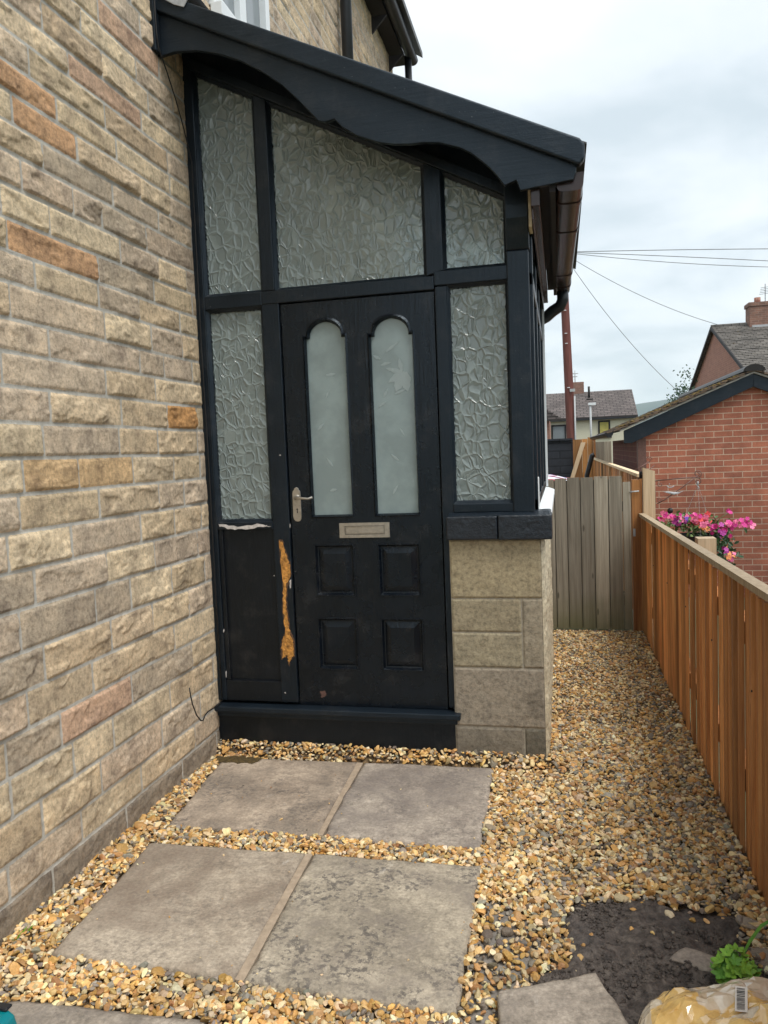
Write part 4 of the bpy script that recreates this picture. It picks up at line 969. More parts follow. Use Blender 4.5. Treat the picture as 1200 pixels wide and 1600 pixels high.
b = MB(); b.tube([(2.60, yb_, 1.12), (2.598, yb_, 1.01)], .0012, 4); b.tube([(2.598, yb_, .995+.024*math.cos(math.pi*i/6)) for i in range(7)], [.001, .012, .020, .023, .020, .012, .001], 10)
b.build('ball_weight', M['dark_metal'], br)
b = MB(); b.tube([(2.575, yb_, 1.195), (2.590, yb_, 1.180), (2.615, yb_, 1.182), (2.630, yb_, 1.192)], .004, 6); b.tube([(2.59, yb_, 1.205), (2.598, yb_, 1.209)], .004, 5); b.build('scroll_ornament', M['lead'], br)
br2 = thing('basket_bracket', (2.5, 4.9, 1.0), 'second scrolled metal bracket further along the far fence', 'bracket')
b = MB(); b.tube([(2.42, 4.9, 1.19), (2.56, 4.9, 1.28), (2.66, 4.9, 1.335)], .005, 6); b.tube(spiral((2.66, 1.36), .035, 1.4, y=4.9), .004, 6); b.tube([(2.42, 4.9, 1.22), (2.62, 4.9, 1.225), (2.72, 4.9, 1.30)], .005, 6); b.build('bracket_arm', M['rust_metal'], br2)

hb = thing('hanging_basket', (2.80, 2.83, .75), 'hanging basket of pink, red and purple trailing flowers behind the fence', 'hanging basket')
cxb, cyb, czb = 2.80, 2.83, .80
b = MB(); prof = [(.0, -.16), (.07, -.15), (.115, -.10), (.145, -.03), (.15, .0)]
vs, fs = [], []
for (r_, z_) in prof:
    for k in range(20): a = 2*math.pi*k/20; vs.append((cxb+r_*math.cos(a), cyb+r_*math.sin(a), czb+z_))
for i in range(len(prof)-1):
    for k in range(20): fs.append((i*20+k, i*20+(k+1) % 20, (i+1)*20+(k+1) % 20, (i+1)*20+k))
b.add(vs, fs, 0, True); b.tube([(cxb+.15*math.cos(a*math.pi/10), cyb+.15*math.sin(a*math.pi/10), czb) for a in range(21)], .005, 6)
b.build('basket', M['dark_timber'], hb)
for ang in (150, 30, 270):
    b = MB(); p0 = Vector((2.806, 2.83, 1.20)); p1 = Vector((cxb+.15*math.cos(R(ang)), cyb+.15*math.sin(R(ang)), czb)); n_ = 26
    for i in range(n_):
        a = p0.lerp(p1, i/n_); c_ = p0.lerp(p1, (i+.8)/n_); o_ = Vector((.0035*(i % 2), .0035*((i+1) % 2), 0))
        b.tube([a-o_, a.lerp(c_, .5)+o_, c_-o_], .0016, 4)
    b.build('chain', M['galvanised'], hb)
b = MB(); b.tube([(2.806, 2.83, 1.222), (2.806, 2.83, 1.19)], .006, 6).tube([(2.795, 2.83, 1.20), (2.815, 2.83, 1.17), (2.80, 2.83, 1.16)], .004, 6); b.build('hook', M['galvanised'], hb)
def petal_flower(b, c_, r_, nrm, mi, rnd, n=5):
    nrm = nrm.normalized(); u = nrm.orthogonal().normalized(); v = nrm.cross(u); a0 = rnd.uniform(0, 6)
    for k in range(n):
        a = a0+2*math.pi*k/n; d = u*math.cos(a)+v*math.sin(a); e_ = nrm.cross(d)
        w1 = r_*.62; pts = [c_, c_+d*r_*.45+e_*w1*.6+nrm*r_*.12, c_+d*r_*.85+e_*w1*.62+nrm*r_*.06, c_+d*r_*1.03+nrm*r_*.02, c_+d*r_*.85-e_*w1*.62+nrm*r_*.1, c_+d*r_*.45-e_*w1*.6+nrm*r_*.12]
        b.add(pts, [(0, 1, 2, 3), (0, 3, 4, 5)], mi)
def leaf(b, c_, d, nrm, ln, wd, mi=0):
    e_ = nrm.cross(d).normalized(); t_ = c_+d*ln
    b.add([c_, c_+d*ln*.35+e_*wd+nrm*wd*.3, c_+d*ln*.75+e_*wd*.7+nrm*wd*.1, t_-nrm*wd*.4, c_+d*ln*.75-e_*wd*.7+nrm*wd*.1, c_+d*ln*.35-e_*wd+nrm*wd*.3], [(0, 1, 2, 3), (0, 3, 4, 5)], mi)
def rv(r_): return Vector((r_.uniform(-1, 1), r_.uniform(-1, 1), r_.uniform(-1, 1)))
def fl(name, c, tr=.3):
    t = NT(name); M[name] = t.fin(t.mix(.6, c, t.ramp(t.noise(60, 3), [(.3, .7), (.7, 1.25)]), 'MULTIPLY'), .55); return M[name]
fl('petal_magenta', (.62, .03, .26)); fl('petal_pink', (.85, .20, .38)); fl('petal_red', (.75, .07, .08)); fl('petal_violet', (.13, .03, .38)); fl('petal_peach', (.85, .34, .12)); fl('petal_purple', (.45, .05, .33))
fl('leaf_green', (.055, .12, .035)); fl('leaf_light', (.13, .20, .06)); fl('leaf_dark', (.022, .07, .028))
rf = random.Random(21)
b = MB()
for (cx_, cy_, cz_, rx, rz, n_, ws) in ((2.78, 2.83, .87, .22, .075, 150, (0, 1)), (2.93, 2.80, .73, .13, .10, 210, (0, 2)), (2.66, 2.82, .90, .18, .05, 70, (1,)), (3.00, 2.80, .62, .07, .07, 40, (2,))):
    for i in range(n_):
        p = Vector((cx_+rf.gauss(0, rx*.5), cy_+rf.gauss(0, .07), cz_+rf.gauss(0, rz*.55))); d = rv(rf); d.z -= .2; d.normalize(); nn = rv(rf); nn.y -= .8; nn.z += .5; nn = (nn-d*nn.dot(d)).normalized()
        leaf(b, p, d, nn, rf.uniform(.03, .06), rf.uniform(.008, .016), rf.choice(ws))
tag(b.build('foliage', [M['leaf_green'], M['leaf_light'], M['leaf_dark']], hb), kind='stuff')
def cluster(c_, sx_, sz_, n_, mats_, r0, r1, name='flower'):
    b = MB()
    for i in range(n_):
        p = Vector((c_[0]+rf.gauss(0, sx_), c_[1]+rf.gauss(0, .035)-.03, c_[2]+rf.gauss(0, sz_))); nn = Vector((rf.uniform(-.7, .7), -1+rf.uniform(-.2, .7), rf.uniform(-.1, .9)))
        petal_flower(b, p, rf.uniform(r0, r1), nn, rf.randrange(len(mats_)), rf)
    return tag(b.build(name, [M[x] for x in mats_], hb), kind='stuff')
cluster((2.56, 2.79, .955), .030, .012, 16, ['petal_magenta', 'petal_pink'], .014, .022)
cluster((2.65, 2.79, .935), .035, .022, 24, ['petal_pink', 'petal_magenta', 'petal_purple'], .014, .024)
cluster((2.70, 2.77, .925), .018, .016, 8, ['petal_violet', 'petal_purple'], .015, .022)
cluster((2.77, 2.78, .965), .022, .014, 10, ['petal_magenta', 'petal_pink'], .015, .022)
cluster((2.78, 2.76, .925), .026, .018, 16, ['petal_pink', 'petal_red'], .018, .028)
cluster((2.83, 2.75, .925), .024, .020, 16, ['petal_red', 'petal_pink'], .016, .026)
cluster((2.84, 2.72, .875), .018, .015, 6, ['petal_pink', 'petal_peach'], .016, .022)
cluster((2.93, 2.73, .855), .040, .030, 26, ['petal_magenta', 'petal_magenta', 'petal_purple'], .016, .024)
cluster((3.07, 2.75, .895), .055, .016, 18, ['petal_magenta', 'petal_pink'], .015, .022)
cluster((3.17, 2.77, .875), .020, .012, 6, ['petal_magenta', 'petal_pink'], .014, .022)
cluster((3.03, 2.80, .985), .010, .006, 3, ['petal_magenta'], .016, .02)
cluster((3.02, 2.74, .66), .024, .022, 14, ['petal_peach', 'petal_pink'], .018, .028)
cluster((2.98, 2.72, .70), .010, .02, 5, ['petal_purple'], .014, .018)
b = MB()
for p1 in ((3.05, 2.75, .89), (3.17, 2.77, .875), (3.03, 2.80, .98), (3.02, 2.74, .66)):
    q0 = Vector((2.88, 2.80, .83)); q1 = Vector(p1); b.tube([q0, q0.lerp(q1, .5)+Vector((0, 0, .02)), q1], .0025, 5)
b.build('stem', M['leaf_green'], hb)

# ------------------------------------------------------------------ brick garage
gar = thing('garage', (4.13, 8.5, 0), 'red brick garage with black bargeboards and mossy tiled roof behind the fence', 'garage')
gx0, gx1, gy0, gy1 = 2.76, 5.50, 7.0, 12.2; rx, rzt = 4.13, 2.36
def gzr(x): return rzt-.405*abs(x-rx)
b = MB(); b.prism([(gx0, -.6), (gx1, -.6), (gx1, gzr(gx1)-.14), (rx, rzt-.14), (gx0, gzr(gx0)-.14)], 'y', gy0, gy0+.1); b.build('gable_wall', M['garage_brick'], gar)
b = MB(); b.box(gx0+.004, gx0+.1, gy0+.1, gy1, -.6, 1.60).box(gx1-.1, gx1-.004, gy0+.1, gy1, -.6, 1.60).box(gx0+.1, gx1-.1, gy1-.1, gy1, -.6, 1.60); b.build('side_wall', M['garage_brick_side'], gar)
b = MB(); b.box(gx0-.012, gx0+.09, gy0-.010, gy0+.16, -.05, 1.60); b.build('corner_board', M['rust_metal'], gar)
for s_ in (-1, 1):
    e0 = (rx+s_*1.56, gzr(rx+s_*1.56)+.0); b = MB()
    b.prism([(e0[0], e0[1]-.02), (e0[0], e0[1]-.185), (e0[0]-s_*.10, e0[1]-.185), (rx, rzt-.175), (rx, rzt-.005)], 'y', gy0-.09, gy0-.055)
    o = b.build('bargeboard', M['black_paint_board'], gar, .003)
rg = random.Random(9)
b = MB()
for s_ in (-1, 1):
    # courses of plain tiles with lifted, broken edges
    u = 0.0; L_ = 1.80; i = 0
    sl = math.hypot(1, .405); ux, uz = 1/sl, -.405/sl
    while u < L_:
        y = gy0-.14-(.09 if i % 2 else 0)
        while y < gy1+.1:
            y0, y1 = max(y, gy0-.14), min(y+.17, gy1+.1)
            if y1 > y0:
                j = rg.uniform(-.006, .010); a0, a1 = u-.02, u+.155+rg.uniform(0, .012)
                x0_, z0_ = rx+s_*ux*a0, rzt+.012+uz*a0+j*.3; x1_, z1_ = rx+s_*ux*a1, rzt+.036+uz*a1+j
                b.add([(x0_, y0, z0_), (x1_, y0, z1_), (x1_, y1, z1_+rg.uniform(-.003, .004)), (x0_, y1, z0_), (x0_, y0, z0_+.013), (x1_, y0, z1_+.014), (x1_, y1, z1_+.015), (x0_, y1, z0_+.013)],
                      [(0,3,2,1),(4,5,6,7),(0,1,5,4),(1,2,6,5),(2,3,7,6),(3,0,4,7)])
            y += .175
        u += .125; i += 1
b.build('roof', M['garage_tiles'], gar)
b = MB()
for s_ in (-1, 1):
    sl = math.hypot(1, .405); ux, uz = 1/sl, -.405/sl
    b.add([(rx, gy0-.12, rzt-.01), (rx+s_*ux*1.74, gy0-.12, rzt-.01+uz*1.74), (rx+s_*ux*1.74, gy1+.05, rzt-.01+uz*1.74), (rx, gy1+.05, rzt-.01), (rx, gy0-.12, rzt+.012), (rx+s_*ux*1.74, gy0-.12, rzt+.012+uz*1.74), (rx+s_*ux*1.74, gy1+.05, rzt+.012+uz*1.74), (rx, gy1+.05, rzt+.012)],
          [(0,3,2,1),(4,5,6,7),(0,1,5,4),(1,2,6,5),(2,3,7,6),(3,0,4,7)])
b.build('roof_deck', M['grey_mortar'], gar)
b = MB(); prf = [(rx+.13*math.cos(math.pi*i/8), rzt+.015+.085*math.sin(math.pi*i/8)) for i in range(9)]
b.prism(prf, 'y', gy0-.15, gy1+.12); b.build('ridge_tile', M['dark_metal'], gar)
b = gutter_mb(rx-1.80, rx-1.69, gy0-.12, gy1, gzr(rx-1.72)+.03, .06); b.build('gutter', M['black_plastic'], gar)
# moss cushions on the roof slope
b = MB(); bv, bf = icos(1)
for i in range(170):
    a = rg.uniform(.15, 1.7); y = gy0-.13+abs(rg.gauss(0, 1.2)); s0 = rg.uniform(.012, .035)
    if y > gy1: continue
    sl = math.hypot(1, .405); c_ = (rx-a/sl, y, rzt+.045-.405/sl*a)
    b.add([(c_[0]+v[0]*s0*rg.uniform(.8, 1.2), c_[1]+v[1]*s0*1.2, c_[2]+v[2]*s0*.45) for v in bv], bf.tolist(), 0, True)
t = NT('roof_moss'); M['roof_moss'] = t.fin(t.ramp(t.noise(30, 4), [(.3, (.07, .045, .012)), (.7, (.22, .15, .045))]), 1., t.bump(t.noise(60, 4), 1., .01))
tag(b.build('moss', M['roof_moss'], gar), kind='stuff')

# ------------------------------------------------------------------ houses beyond
bh = thing('brick_house', (10.5, 27.4, 0), 'pink brick house with grey tiled roof and brick chimney behind the garage', 'house')
X0 = 7.43; RY, RZ = 27.4, 5.70; sl = (5.70-3.49)/5.7
def hz(y): return RZ-sl*abs(y-RY)
b = MB(); b.prism([(20.4, -.1), (34.4, -.1), (34.4, hz(34.4)-.05), (RY, RZ-.05), (20.4, hz(20.4)-.05)], 'x', X0, X0+.25); b.build('gable_wall', M['house_brick'], bh)
b = MB(); b.box(X0+.25, 19, 20.4, 20.65, -.1, hz(20.4)-.1).box(X0+.25, 19, 34.1, 34.4, -.1, hz(34.4)-.1).box(18.8, 19, 20.65, 34.1, -.1, hz(20.4)-.1); b.build('wall', M['house_brick_front'], bh)
rg = random.Random(3)
def tiled_roof(x0, x1, y_ridge, z_ridge, slope, run, row, wid, name, mat_, parent, both=True):
    b = MB()
    for s_ in ((-1, 1) if both else (-1,)):
        sl_ = math.hypot(1, slope); uy, uz = 1/sl_, -slope/sl_; u = 0; i = 0
        while u < run:
            x = x0-(wid*.5 if i % 2 else 0)
            while x < x1:
                a0, a1 = u-.04, u+row+.03+rg.uniform(-.008, .012); xa, xb = max(x, x0), min(x+wid*.975, x1); j = rg.uniform(-.008, .012)
                if xb > xa:
                    ya, za = y_ridge+s_*uy*a0, z_ridge+uz*a0; yb2, zb2 = y_ridge+s_*uy*a1, z_ridge+.035+uz*a1+j
                    b.add([(xa, ya, za), (xb, ya, za), (xb, yb2, zb2), (xa, yb2, zb2), (xa, yb2, zb2-.03), (xb, yb2, zb2-.03)], [(0, 1, 2, 3), (3, 2, 5, 4)])
                x += wid
            u += row; i += 1
        b.add([(x0+.01, y_ridge, z_ridge-.03), (x1, y_ridge, z_ridge-.03), (x1, y_ridge+s_*uy*run, z_ridge-.03+uz*run), (x0+.01, y_ridge+s_*uy*run, z_ridge-.03+uz*run)], [(0, 1, 2, 3)])
    return b.build(name, mat_, parent)
rf_ = tiled_roof(X0-.12, 19.2, RY, RZ, sl, 7.6, .20, .30, 'roof', M['grey_tiles'], bh)
b = MB(); b.tube([(X0-.14, RY, RZ+.01), (19.2, RY, RZ+.01)], .075, 8); b.build('ridge_tile', M['grey_tiles'], rf_)
b = MB(); b.prism([(20.0, hz(20.0)-.09), (20.0, hz(20.0)+.03), (RY, RZ+.02), (34.6, hz(34.6)+.03), (34.6, hz(34.6)-.09), (RY, RZ-.10)], 'x', X0-.16, X0-.118); b.build('verge_board', M['dark_timber'], bh)
b = MB(); b.box(8.52, 9.20, 26.95, 27.6, 5.2, 6.28).box(8.48, 9.24, 26.91, 27.64, 6.28, 6.42); ch = b.build('chimney', M['chimney_brick'], bh, .01)
b = MB(); b.tube([(8.85, 27.27, 6.42), (8.85, 27.27, 6.62)], .11, 10); b.build('chimney_pot', M['house_brick'], ch)
b = MB(); b.box(8.60, 9.22, 26.90, 26.945, 5.42, 5.60); b.build('flashing', M['lead'], ch)
b = MB(); b.tube([(9.12, 27.3, 6.3), (9.12, 27.3, 7.1)], .012, 5)
for i in range(5): b.tube([(8.95+.0*i, 27.2+.05*i, 6.95-.05*i), (9.30, 27.25+.05*i, 6.98-.05*i)], .008, 4)
b.build('aerial', M['dark_metal'], bh)

cr_ = thing('cream_house', (3.2, 46, 0), 'far cream rendered house with brown tiled roof beyond the gate', 'house')
simple('cream_render', (.66, .64, .50), .9, .06)
M['yellow_blind'] = simple('yellow_blind', (.50, .45, .12), .7, .3, 3)
b = MB(); b.box(-6.5, 6.15, 45.0, 52, -.1, 3.18); b.build('wall', M['cream_render'], cr_)
b = MB(); b.prism([(44.75, 3.10), (44.75, 3.22), (48.5, 4.98), (52.3, 3.2), (52.3, 3.1), (48.5, 4.86)], 'x', -6.8, 6.30); rf_ = b.build('roof', M['brown_tiles'], cr_)
b = MB(); b.box(-6.8, 6.3, 44.70, 44.76, 3.04, 3.14); b.build('gutter', M['black_plastic'], cr_)
b = MB(); b.box(2.62, 3.34, 48.3, 48.9, 4.8, 5.62); chm = b.build('chimney', M['chimney_brick'], rf_)
b = MB(); b.tube([(2.8, 48.6, 5.6), (2.8, 48.6, 6.4)], .03, 5).tube([(2.6, 48.6, 6.2), (3.0, 48.6, 6.2)], .03, 5).tube([(2.65, 48.6, 6.0), (2.95, 48.6, 6.0)], .03, 5); b.build('aerial', M['galvanised'], chm) if False else b.build('aerial', M['galvanised'], cr_)
b = MB(); b.tube([(3.62, 47.6, 4.5), (3.62, 47.6, 5.25)], .07, 8).box(3.45, 3.85, 47.2, 47.5, 4.40, 4.46); b.build('vent_pipe', M['dark_metal'], cr_)
for (x0, x1, z0, z1, gl_) in ((4.02, 4.72, 2.02, 2.98, 'yellow_blind'), (1.25, 2.15, 1.85, 2.85, 'window_glass'), (-1.8, -.6, 1.7, 2.85, 'window_glass')):
    b = MB(); b.box(x0, x1, 44.94, 45.0, z0, z0+.10).box(x0, x1, 44.94, 45.0, z1-.10, z1).box(x0, x0+.1, 44.94, 45.0, z0+.1, z1-.1).box(x1-.1, x1, 44.94, 45.0, z0+.1, z1-.1)
    wn = b.build('window', M['dark_timber'], cr_); b = MB(); b.box(x0+.1, x1-.1, 44.97, 44.99, z0+.1, z1-.1); b.build('pane', M[gl_], wn)
    b = MB(); b.box(x0-.08, x1+.08, 44.90, 45.0, z0-.08, z0); b.build('window_sill', M['dark_timber'], wn)

sb = thing('brick_house', (0, 36, 0), 'small dark brick house with stepped tiled roof, just right of the porch side', 'house')
b = MB(); b.box(-5, 1.27, 35, 41, -.1, 2.85); b.build('wall', M['house_brick_front'], sb)
b = MB(); 
for i in range(9):
    x1_ = 1.95-.12*i; b.box(-5, x1_, 34.75+.12*i, 34.95+.12*i, 2.78+.085*i, 2.85+.085*i)
b.prism([(34.9, 2.78), (38, 4.3), (41.2, 2.78)], 'x', -5, 1.0); b.build('roof', M['brown_tiles'], sb)

# dark painted wall, timber pieces and things beyond the gate
dw = MB(); dw.box(-1.0, 2.02, 13.2, 13.45, -.05, 1.66).box(-1.05, 2.02, 13.16, 13.49, 1.66, 1.70)
tag(dw.build('garden_wall', M['dark_painted_stone']), 'black painted stone garden wall at the far end behind the gate', 'wall')
pp = thing('timber_screen', (2.2, 13, 0), 'bright timber screen with a diagonal brace at the end of the far fence', 'fence')
boards_mesh([bx8(2.02, 2.20, 12.9, 12.93, 0, 1.665), bx8(2.205, 2.31, 12.9, 12.93, 0, 1.67), bx8(2.315, 2.42, 12.9, 12.93, 0, 1.70)], 'board_panel', M['bright_timber'], pp)
boards_mesh([bx8(2.425, 2.47, 12.86, 12.98, 0, 1.71, (.1, .1, .1))], 'post', M['fence_wood'], pp)
boards_mesh([([(1.90, 12.80, .72), (1.98, 12.80, .72), (1.98, 12.88, .72), (1.90, 12.88, .72), (2.18, 12.80, 1.60), (2.27, 12.80, 1.60), (2.27, 12.88, 1.60), (2.18, 12.88, 1.60)], (.8, .2, .4))], 'brace', M['pale_timber'], pp)
pn = boards_mesh([bx8(2.46, 2.66, 13.2, 13.24, 0, 1.60, (.3, .6, .2)), bx8(2.664, 2.80, 13.2, 13.24, 0, 1.60)], 'fence_panel', M['gate_wood'], None)
tag(pn, 'olive timber panel behind the far fence, left of the garage', 'fence')
b = MB(); b.tube([(2.13, 7.95, .2), (2.13, 8.0, 1.10), (2.207, 8.0, 1.385), (2.24, 8.0, 1.40)], .035, 8)
tag(b.build('pole', M['black_plastic']), 'thin black pole leaning on the far fence behind the gate', 'pole')
tb = thing('garden_table', (1.5, 6.2, 0), 'garden table behind the gate, carrying a folded striped cloth', 'table')
b = MB(); b.box(1.0, 1.86, 5.8, 6.7, 1.06, 1.09); b.build('table_top', M['dark_timber'], tb)
for x, y in ((1.05, 5.85), (1.8, 5.85), (1.05, 6.62), (1.8, 6.62)):
    b = MB(); b.box(x, x+.05, y, y+.05, 0, 1.06); b.build('leg', M['dark_timber'], tb)
# folded striped cloth
t = NT('striped_cloth'); s_ = t.n('ShaderNodeSeparateXYZ'); t.l(t.tc, s_.inputs[0])
wv = t.math('ADD', t.math('MULTIPLY', s_.outputs[1], 5.5), t.math('MULTIPLY', t.noise(5, 2), .5)); fr = t.math('FRACT', wv)
colr = t.ramp(fr, [(0, (.30, .02, .04)), (.33, (.75, .76, .80))]); colr2 = t.ramp(fr, [(.30, 0.), (.34, 1.)])
colc = t.mix(colr2, (.30, .02, .04), (.75, .76, .82)); colc = t.mix(t.ramp(fr, [(.82, 0.), (.84, 1.)]), colc, (.03, .05, .22))
M['striped_cloth'] = t.fin(colc, .8)
cx, cy = np.meshgrid(np.linspace(1.1, 1.88, 50), np.linspace(5.75, 6.55, 60))
czz = 1.10+.085*np.sin((cy-5.75)/.8*math.pi)**.6*(1-sst(1.6, 1.88, cx)*.7)+.03*(fbm(cx*8, cy*12, 3, 2)-.4)
cl = npmesh('folded_cloth', np.stack([cx, cy, czz], -1).reshape(-1, 3), grid_faces(*cx.shape), M['striped_cloth'])
md = cl.modifiers.new('thick', 'SOLIDIFY'); md.thickness = .008; md.offset = 1
tag(cl, 'red, white and blue striped cloth folded on the table behind the gate', 'cloth')

# utility pole, lamp column, wires, tree
up = thing('utility_pole', (2.15, 25, 0), 'tall red-brown utility pole rising behind the porch gutter', 'utility pole')
b = MB(); b.tube([(2.20, 25, -.2), (2.16, 25, 1.8), (2.03, 25, 6.9), (1.98, 25, 8.6)], [.17, .165, .14, .13], 14)
t = NT('creosote'); M['creosote'] = t.fin(t.ramp(t.noise(1, 4, .6, t.mapv(14, 14, 1.5)), [(.3, (.10, .028, .022)), (.7, (.17, .055, .042))]), .75)
b.build('shaft', M['creosote'], up)
for z in (3.6, 5.15, 5.5, 6.3, 6.6):
    xx = 2.16-(z-1.8)*.0255; b = MB(); b.tube([(xx-.06, 24.83, z), (xx+.03, 24.83, z)], .014, 5); b.build('step_bolt', M['white_plastic'], up)
b = MB(); b.tube([(2.30, 24.85, .0), (2.30, 24.85, 3.3)], .03, 6).box(2.14, 2.32, 24.8, 24.84, 3.45, 3.55); b.build('cable_guard', M['galvanised'], up)
lc = thing('street_lamp', (3.55, 44, 0), 'small grey street lamp column in front of the cream house', 'street lamp')
b = MB(); b.tube([(3.55, 43.5, 0), (3.54, 43.5, 3.9)], .06, 8); b.build('column', M['galvanised'], lc)
b = MB(); b.box(3.42, 3.85, 43.4, 43.6, 3.86, 4.0); b.build('lamp_head', M['white_plastic'], lc)
simple('wire', (.20, .21, .22), .6, .1)
PT = (1.985, 25, 8.35)
def wire(p1, sag, r_, label):
    a, c_ = Vector(PT), Vector(p1); pts = []
    for i in range(25):
        s_ = i/24; p = a.lerp(c_, s_); p.z -= sag*4*s_*(1-s_); pts.append(p)
    b = MB(); b.tube(pts, r_, 5); tag(b.build('overhead_wire', M['wire']), label, 'wire', 'overhead wires from the utility pole')
wire((13.2, 25, 7.36+.02), -.05, .013, 'highest near-level overhead wire leaving the photo on the right')
wire((13.2, 26, 7.05), .22, .011, 'overhead wire curving gently up to the right, middle of the near-level three')
wire((13.2, 25, 6.72), -.05, .012, 'lowest of the three near-level overhead wires')
wire((7.6, 27.4, 5.75), .25, .010, 'thin overhead wire sloping down to the gable of the pink brick house')
wire((5.80, 25.5, 3.35), .30, .010, 'steepest thin overhead wire dropping to the tree behind the garage')

tr = thing('tree', (5.9, 24.5, 0), 'small green tree peeping over the garage roof beside the brick house', 'tree')
b = MB(); b.tube([(5.9, 24.5, -.1), (5.92, 24.5, 1.2), (5.85, 24.5, 2.4)], [.12, .09, .05], 8)
for p in ((5.7, 24.3, 2.9), (6.1, 24.7, 3.0), (5.9, 24.1, 3.1), (5.9, 24.9, 2.9)): b.tube([(5.9, 24.5, 1.6), p], [.05, .015], 6)
b.build('trunk', M['dark_timber'], tr)
b = MB(); r3 = random.Random(4)
cl_ = [(r3.gauss(5.90, .26), r3.gauss(24.5, .3), r3.gauss(2.62, .34)) for _ in range(55)]
for c_ in cl_:
    for i in range(45):
        p = Vector(c_)+Vector((r3.gauss(0, .12), r3.gauss(0, .12), r3.gauss(0, .11))); d = rv(r3).normalized(); nn = rv(r3); nn = (nn-d*nn.dot(d)).normalized()
        leaf(b, p, d, nn, r3.uniform(.06, .11), .028, r3.choice((0, 1, 2)))
b.build('crown', [M['leaf_green'], M['leaf_dark'], M['leaf_dark']], tr)

# ------------------------------------------------------------------ foreground bits: buried stones, plant, bag, tool
def rubble(c_, s, seed, label, mat_, name='stone', rot_=0):
    bv, bf = icos(3); r = np.random.default_rng(seed); V = bv.copy()
    for _ in range(9):
        q = r.normal(size=3); q /= np.linalg.norm(q); h_ = r.uniform(.45, .8); d = V@q; V = V-np.outer(np.maximum(d-h_, 0), q)
    V *= 1+.05*(fbm(V[:, 0]*4+seed, V[:, 1]*4+V[:, 2]*3, 3, seed)-.5)[:, None]
    V = V*np.array(s); ca, sa = math.cos(rot_), math.sin(rot_); V = V@np.array([[ca, sa, 0], [-sa, ca, 0], [0, 0, 1]])
    o = npmesh(name, V, bf, mat_); o.location = c_; return tag(o, label, 'stone', None)
rubble((2.105, -1.355, .028), (.085, .065, .028), 5, 'flat soil-smeared stone half buried in the black soil left of the green plant', M['slab_b'])
rubble((2.35, -1.30, .03), (.11, .07, .03), 6, 'pale flat stone at the right edge behind the green plant', M['slab_e'])
rubble((2.30, -1.14, .03), (.04, .035, .02), 8, 'small brown stone at the right end of the black soil', M['slab_c'])

plant = thing('plant', (2.195, -1.455, .03), 'bright green lobed-leaf plant growing in the soil beside the plastic bag', 'plant')
b = MB(); r4 = random.Random(12); stm = MB()
for i in range(52):
    a = r4.uniform(0, 2*math.pi); rr_ = .056*math.sqrt(r4.random()); hgt = .045+.060*(1-(rr_/.058)**2)+r4.uniform(-.022, .016)
    c_ = Vector((2.195+rr_*math.cos(a), -1.455+rr_*math.sin(a)*.8, .03+hgt)); nn = Vector((math.cos(a)*rr_*9+r4.uniform(-.5, .5), math.sin(a)*rr_*9-.3+r4.uniform(-.5, .5), 1)).normalized()
    u = nn.orthogonal().normalized(); v = nn.cross(u); s0 = r4.uniform(.013, .019); a1 = r4.uniform(0, 6)
    pts = [c_-nn*.003]; n_ = 20
    for k in range(n_):
        th = a1+2*math.pi*k/n_; rad = s0*(1+.26*math.cos(5*(th-a1)))*(1+.04*r4.uniform(-1, 1)); pts.append(c_+u*math.cos(th)*rad+v*math.sin(th)*rad+nn*.003*math.cos(5*(th-a1)))
    b.add(pts, [(0, k+1, (k+1) % n_+1) for k in range(n_)], r4.choice((0, 0, 1)), True)
    stm.tube([(2.195, -1.455, .03), c_], .0014, 4)
fl('plant_green', (.20, .42, .045)); fl('plant_green_deep', (.11, .30, .035))
b.build('leaves', [M['plant_green'], M['plant_green_deep']], plant); stm.build('stem', M['plant_green_deep'], plant)
b = MB(); pts = [(2.235, -1.345, .05), (2.262, -1.320, .085), (2.30, -1.29, .118), (2.345, -1.262, .130), (2.385, -1.25, .120)]
for i in range(len(pts)-1):
    w0 = (.006, .010, .009, .006, .001)[i]; w1 = (.006, .010, .009, .006, .001)[i+1]; p, q_ = Vector(pts[i]), Vector(pts[i+1])
    b.add([p+Vector((0, w0, .002)), p-Vector((0, w0, -.002)), q_-Vector((0, w1, -.002)), q_+Vector((0, w1, .002)), p-Vector((0, 0, .003)), q_-Vector((0, 0, .003))], [(0, 4, 5, 3), (4, 1, 2, 5)], 0, True)
tag(b.build('grass_blade', M['plant_green_deep']), 'single broad green grass blade arching at the right edge above the plant', 'grass')
b = MB()
for i in range(14):
    a = r4.uniform(-1.2, 1.2); x0_, y0_ = .03+r4.uniform(0, .015), -1.60+r4.uniform(-.03, .03); h_ = r4.uniform(.03, .06)
    b.add([(x0_-.002, y0_, .03), (x0_+.002, y0_+.002, .03), (x0_+.01, y0_+.012*a, .03+h_*.7), (x0_+.022, y0_+.03*a, .03+h_)], [(0, 1, 2), (0, 2, 3)])
tag(b.build('weed', M['plant_green']), 'tiny green weed at the foot of the stone wall, left edge', 'weed')

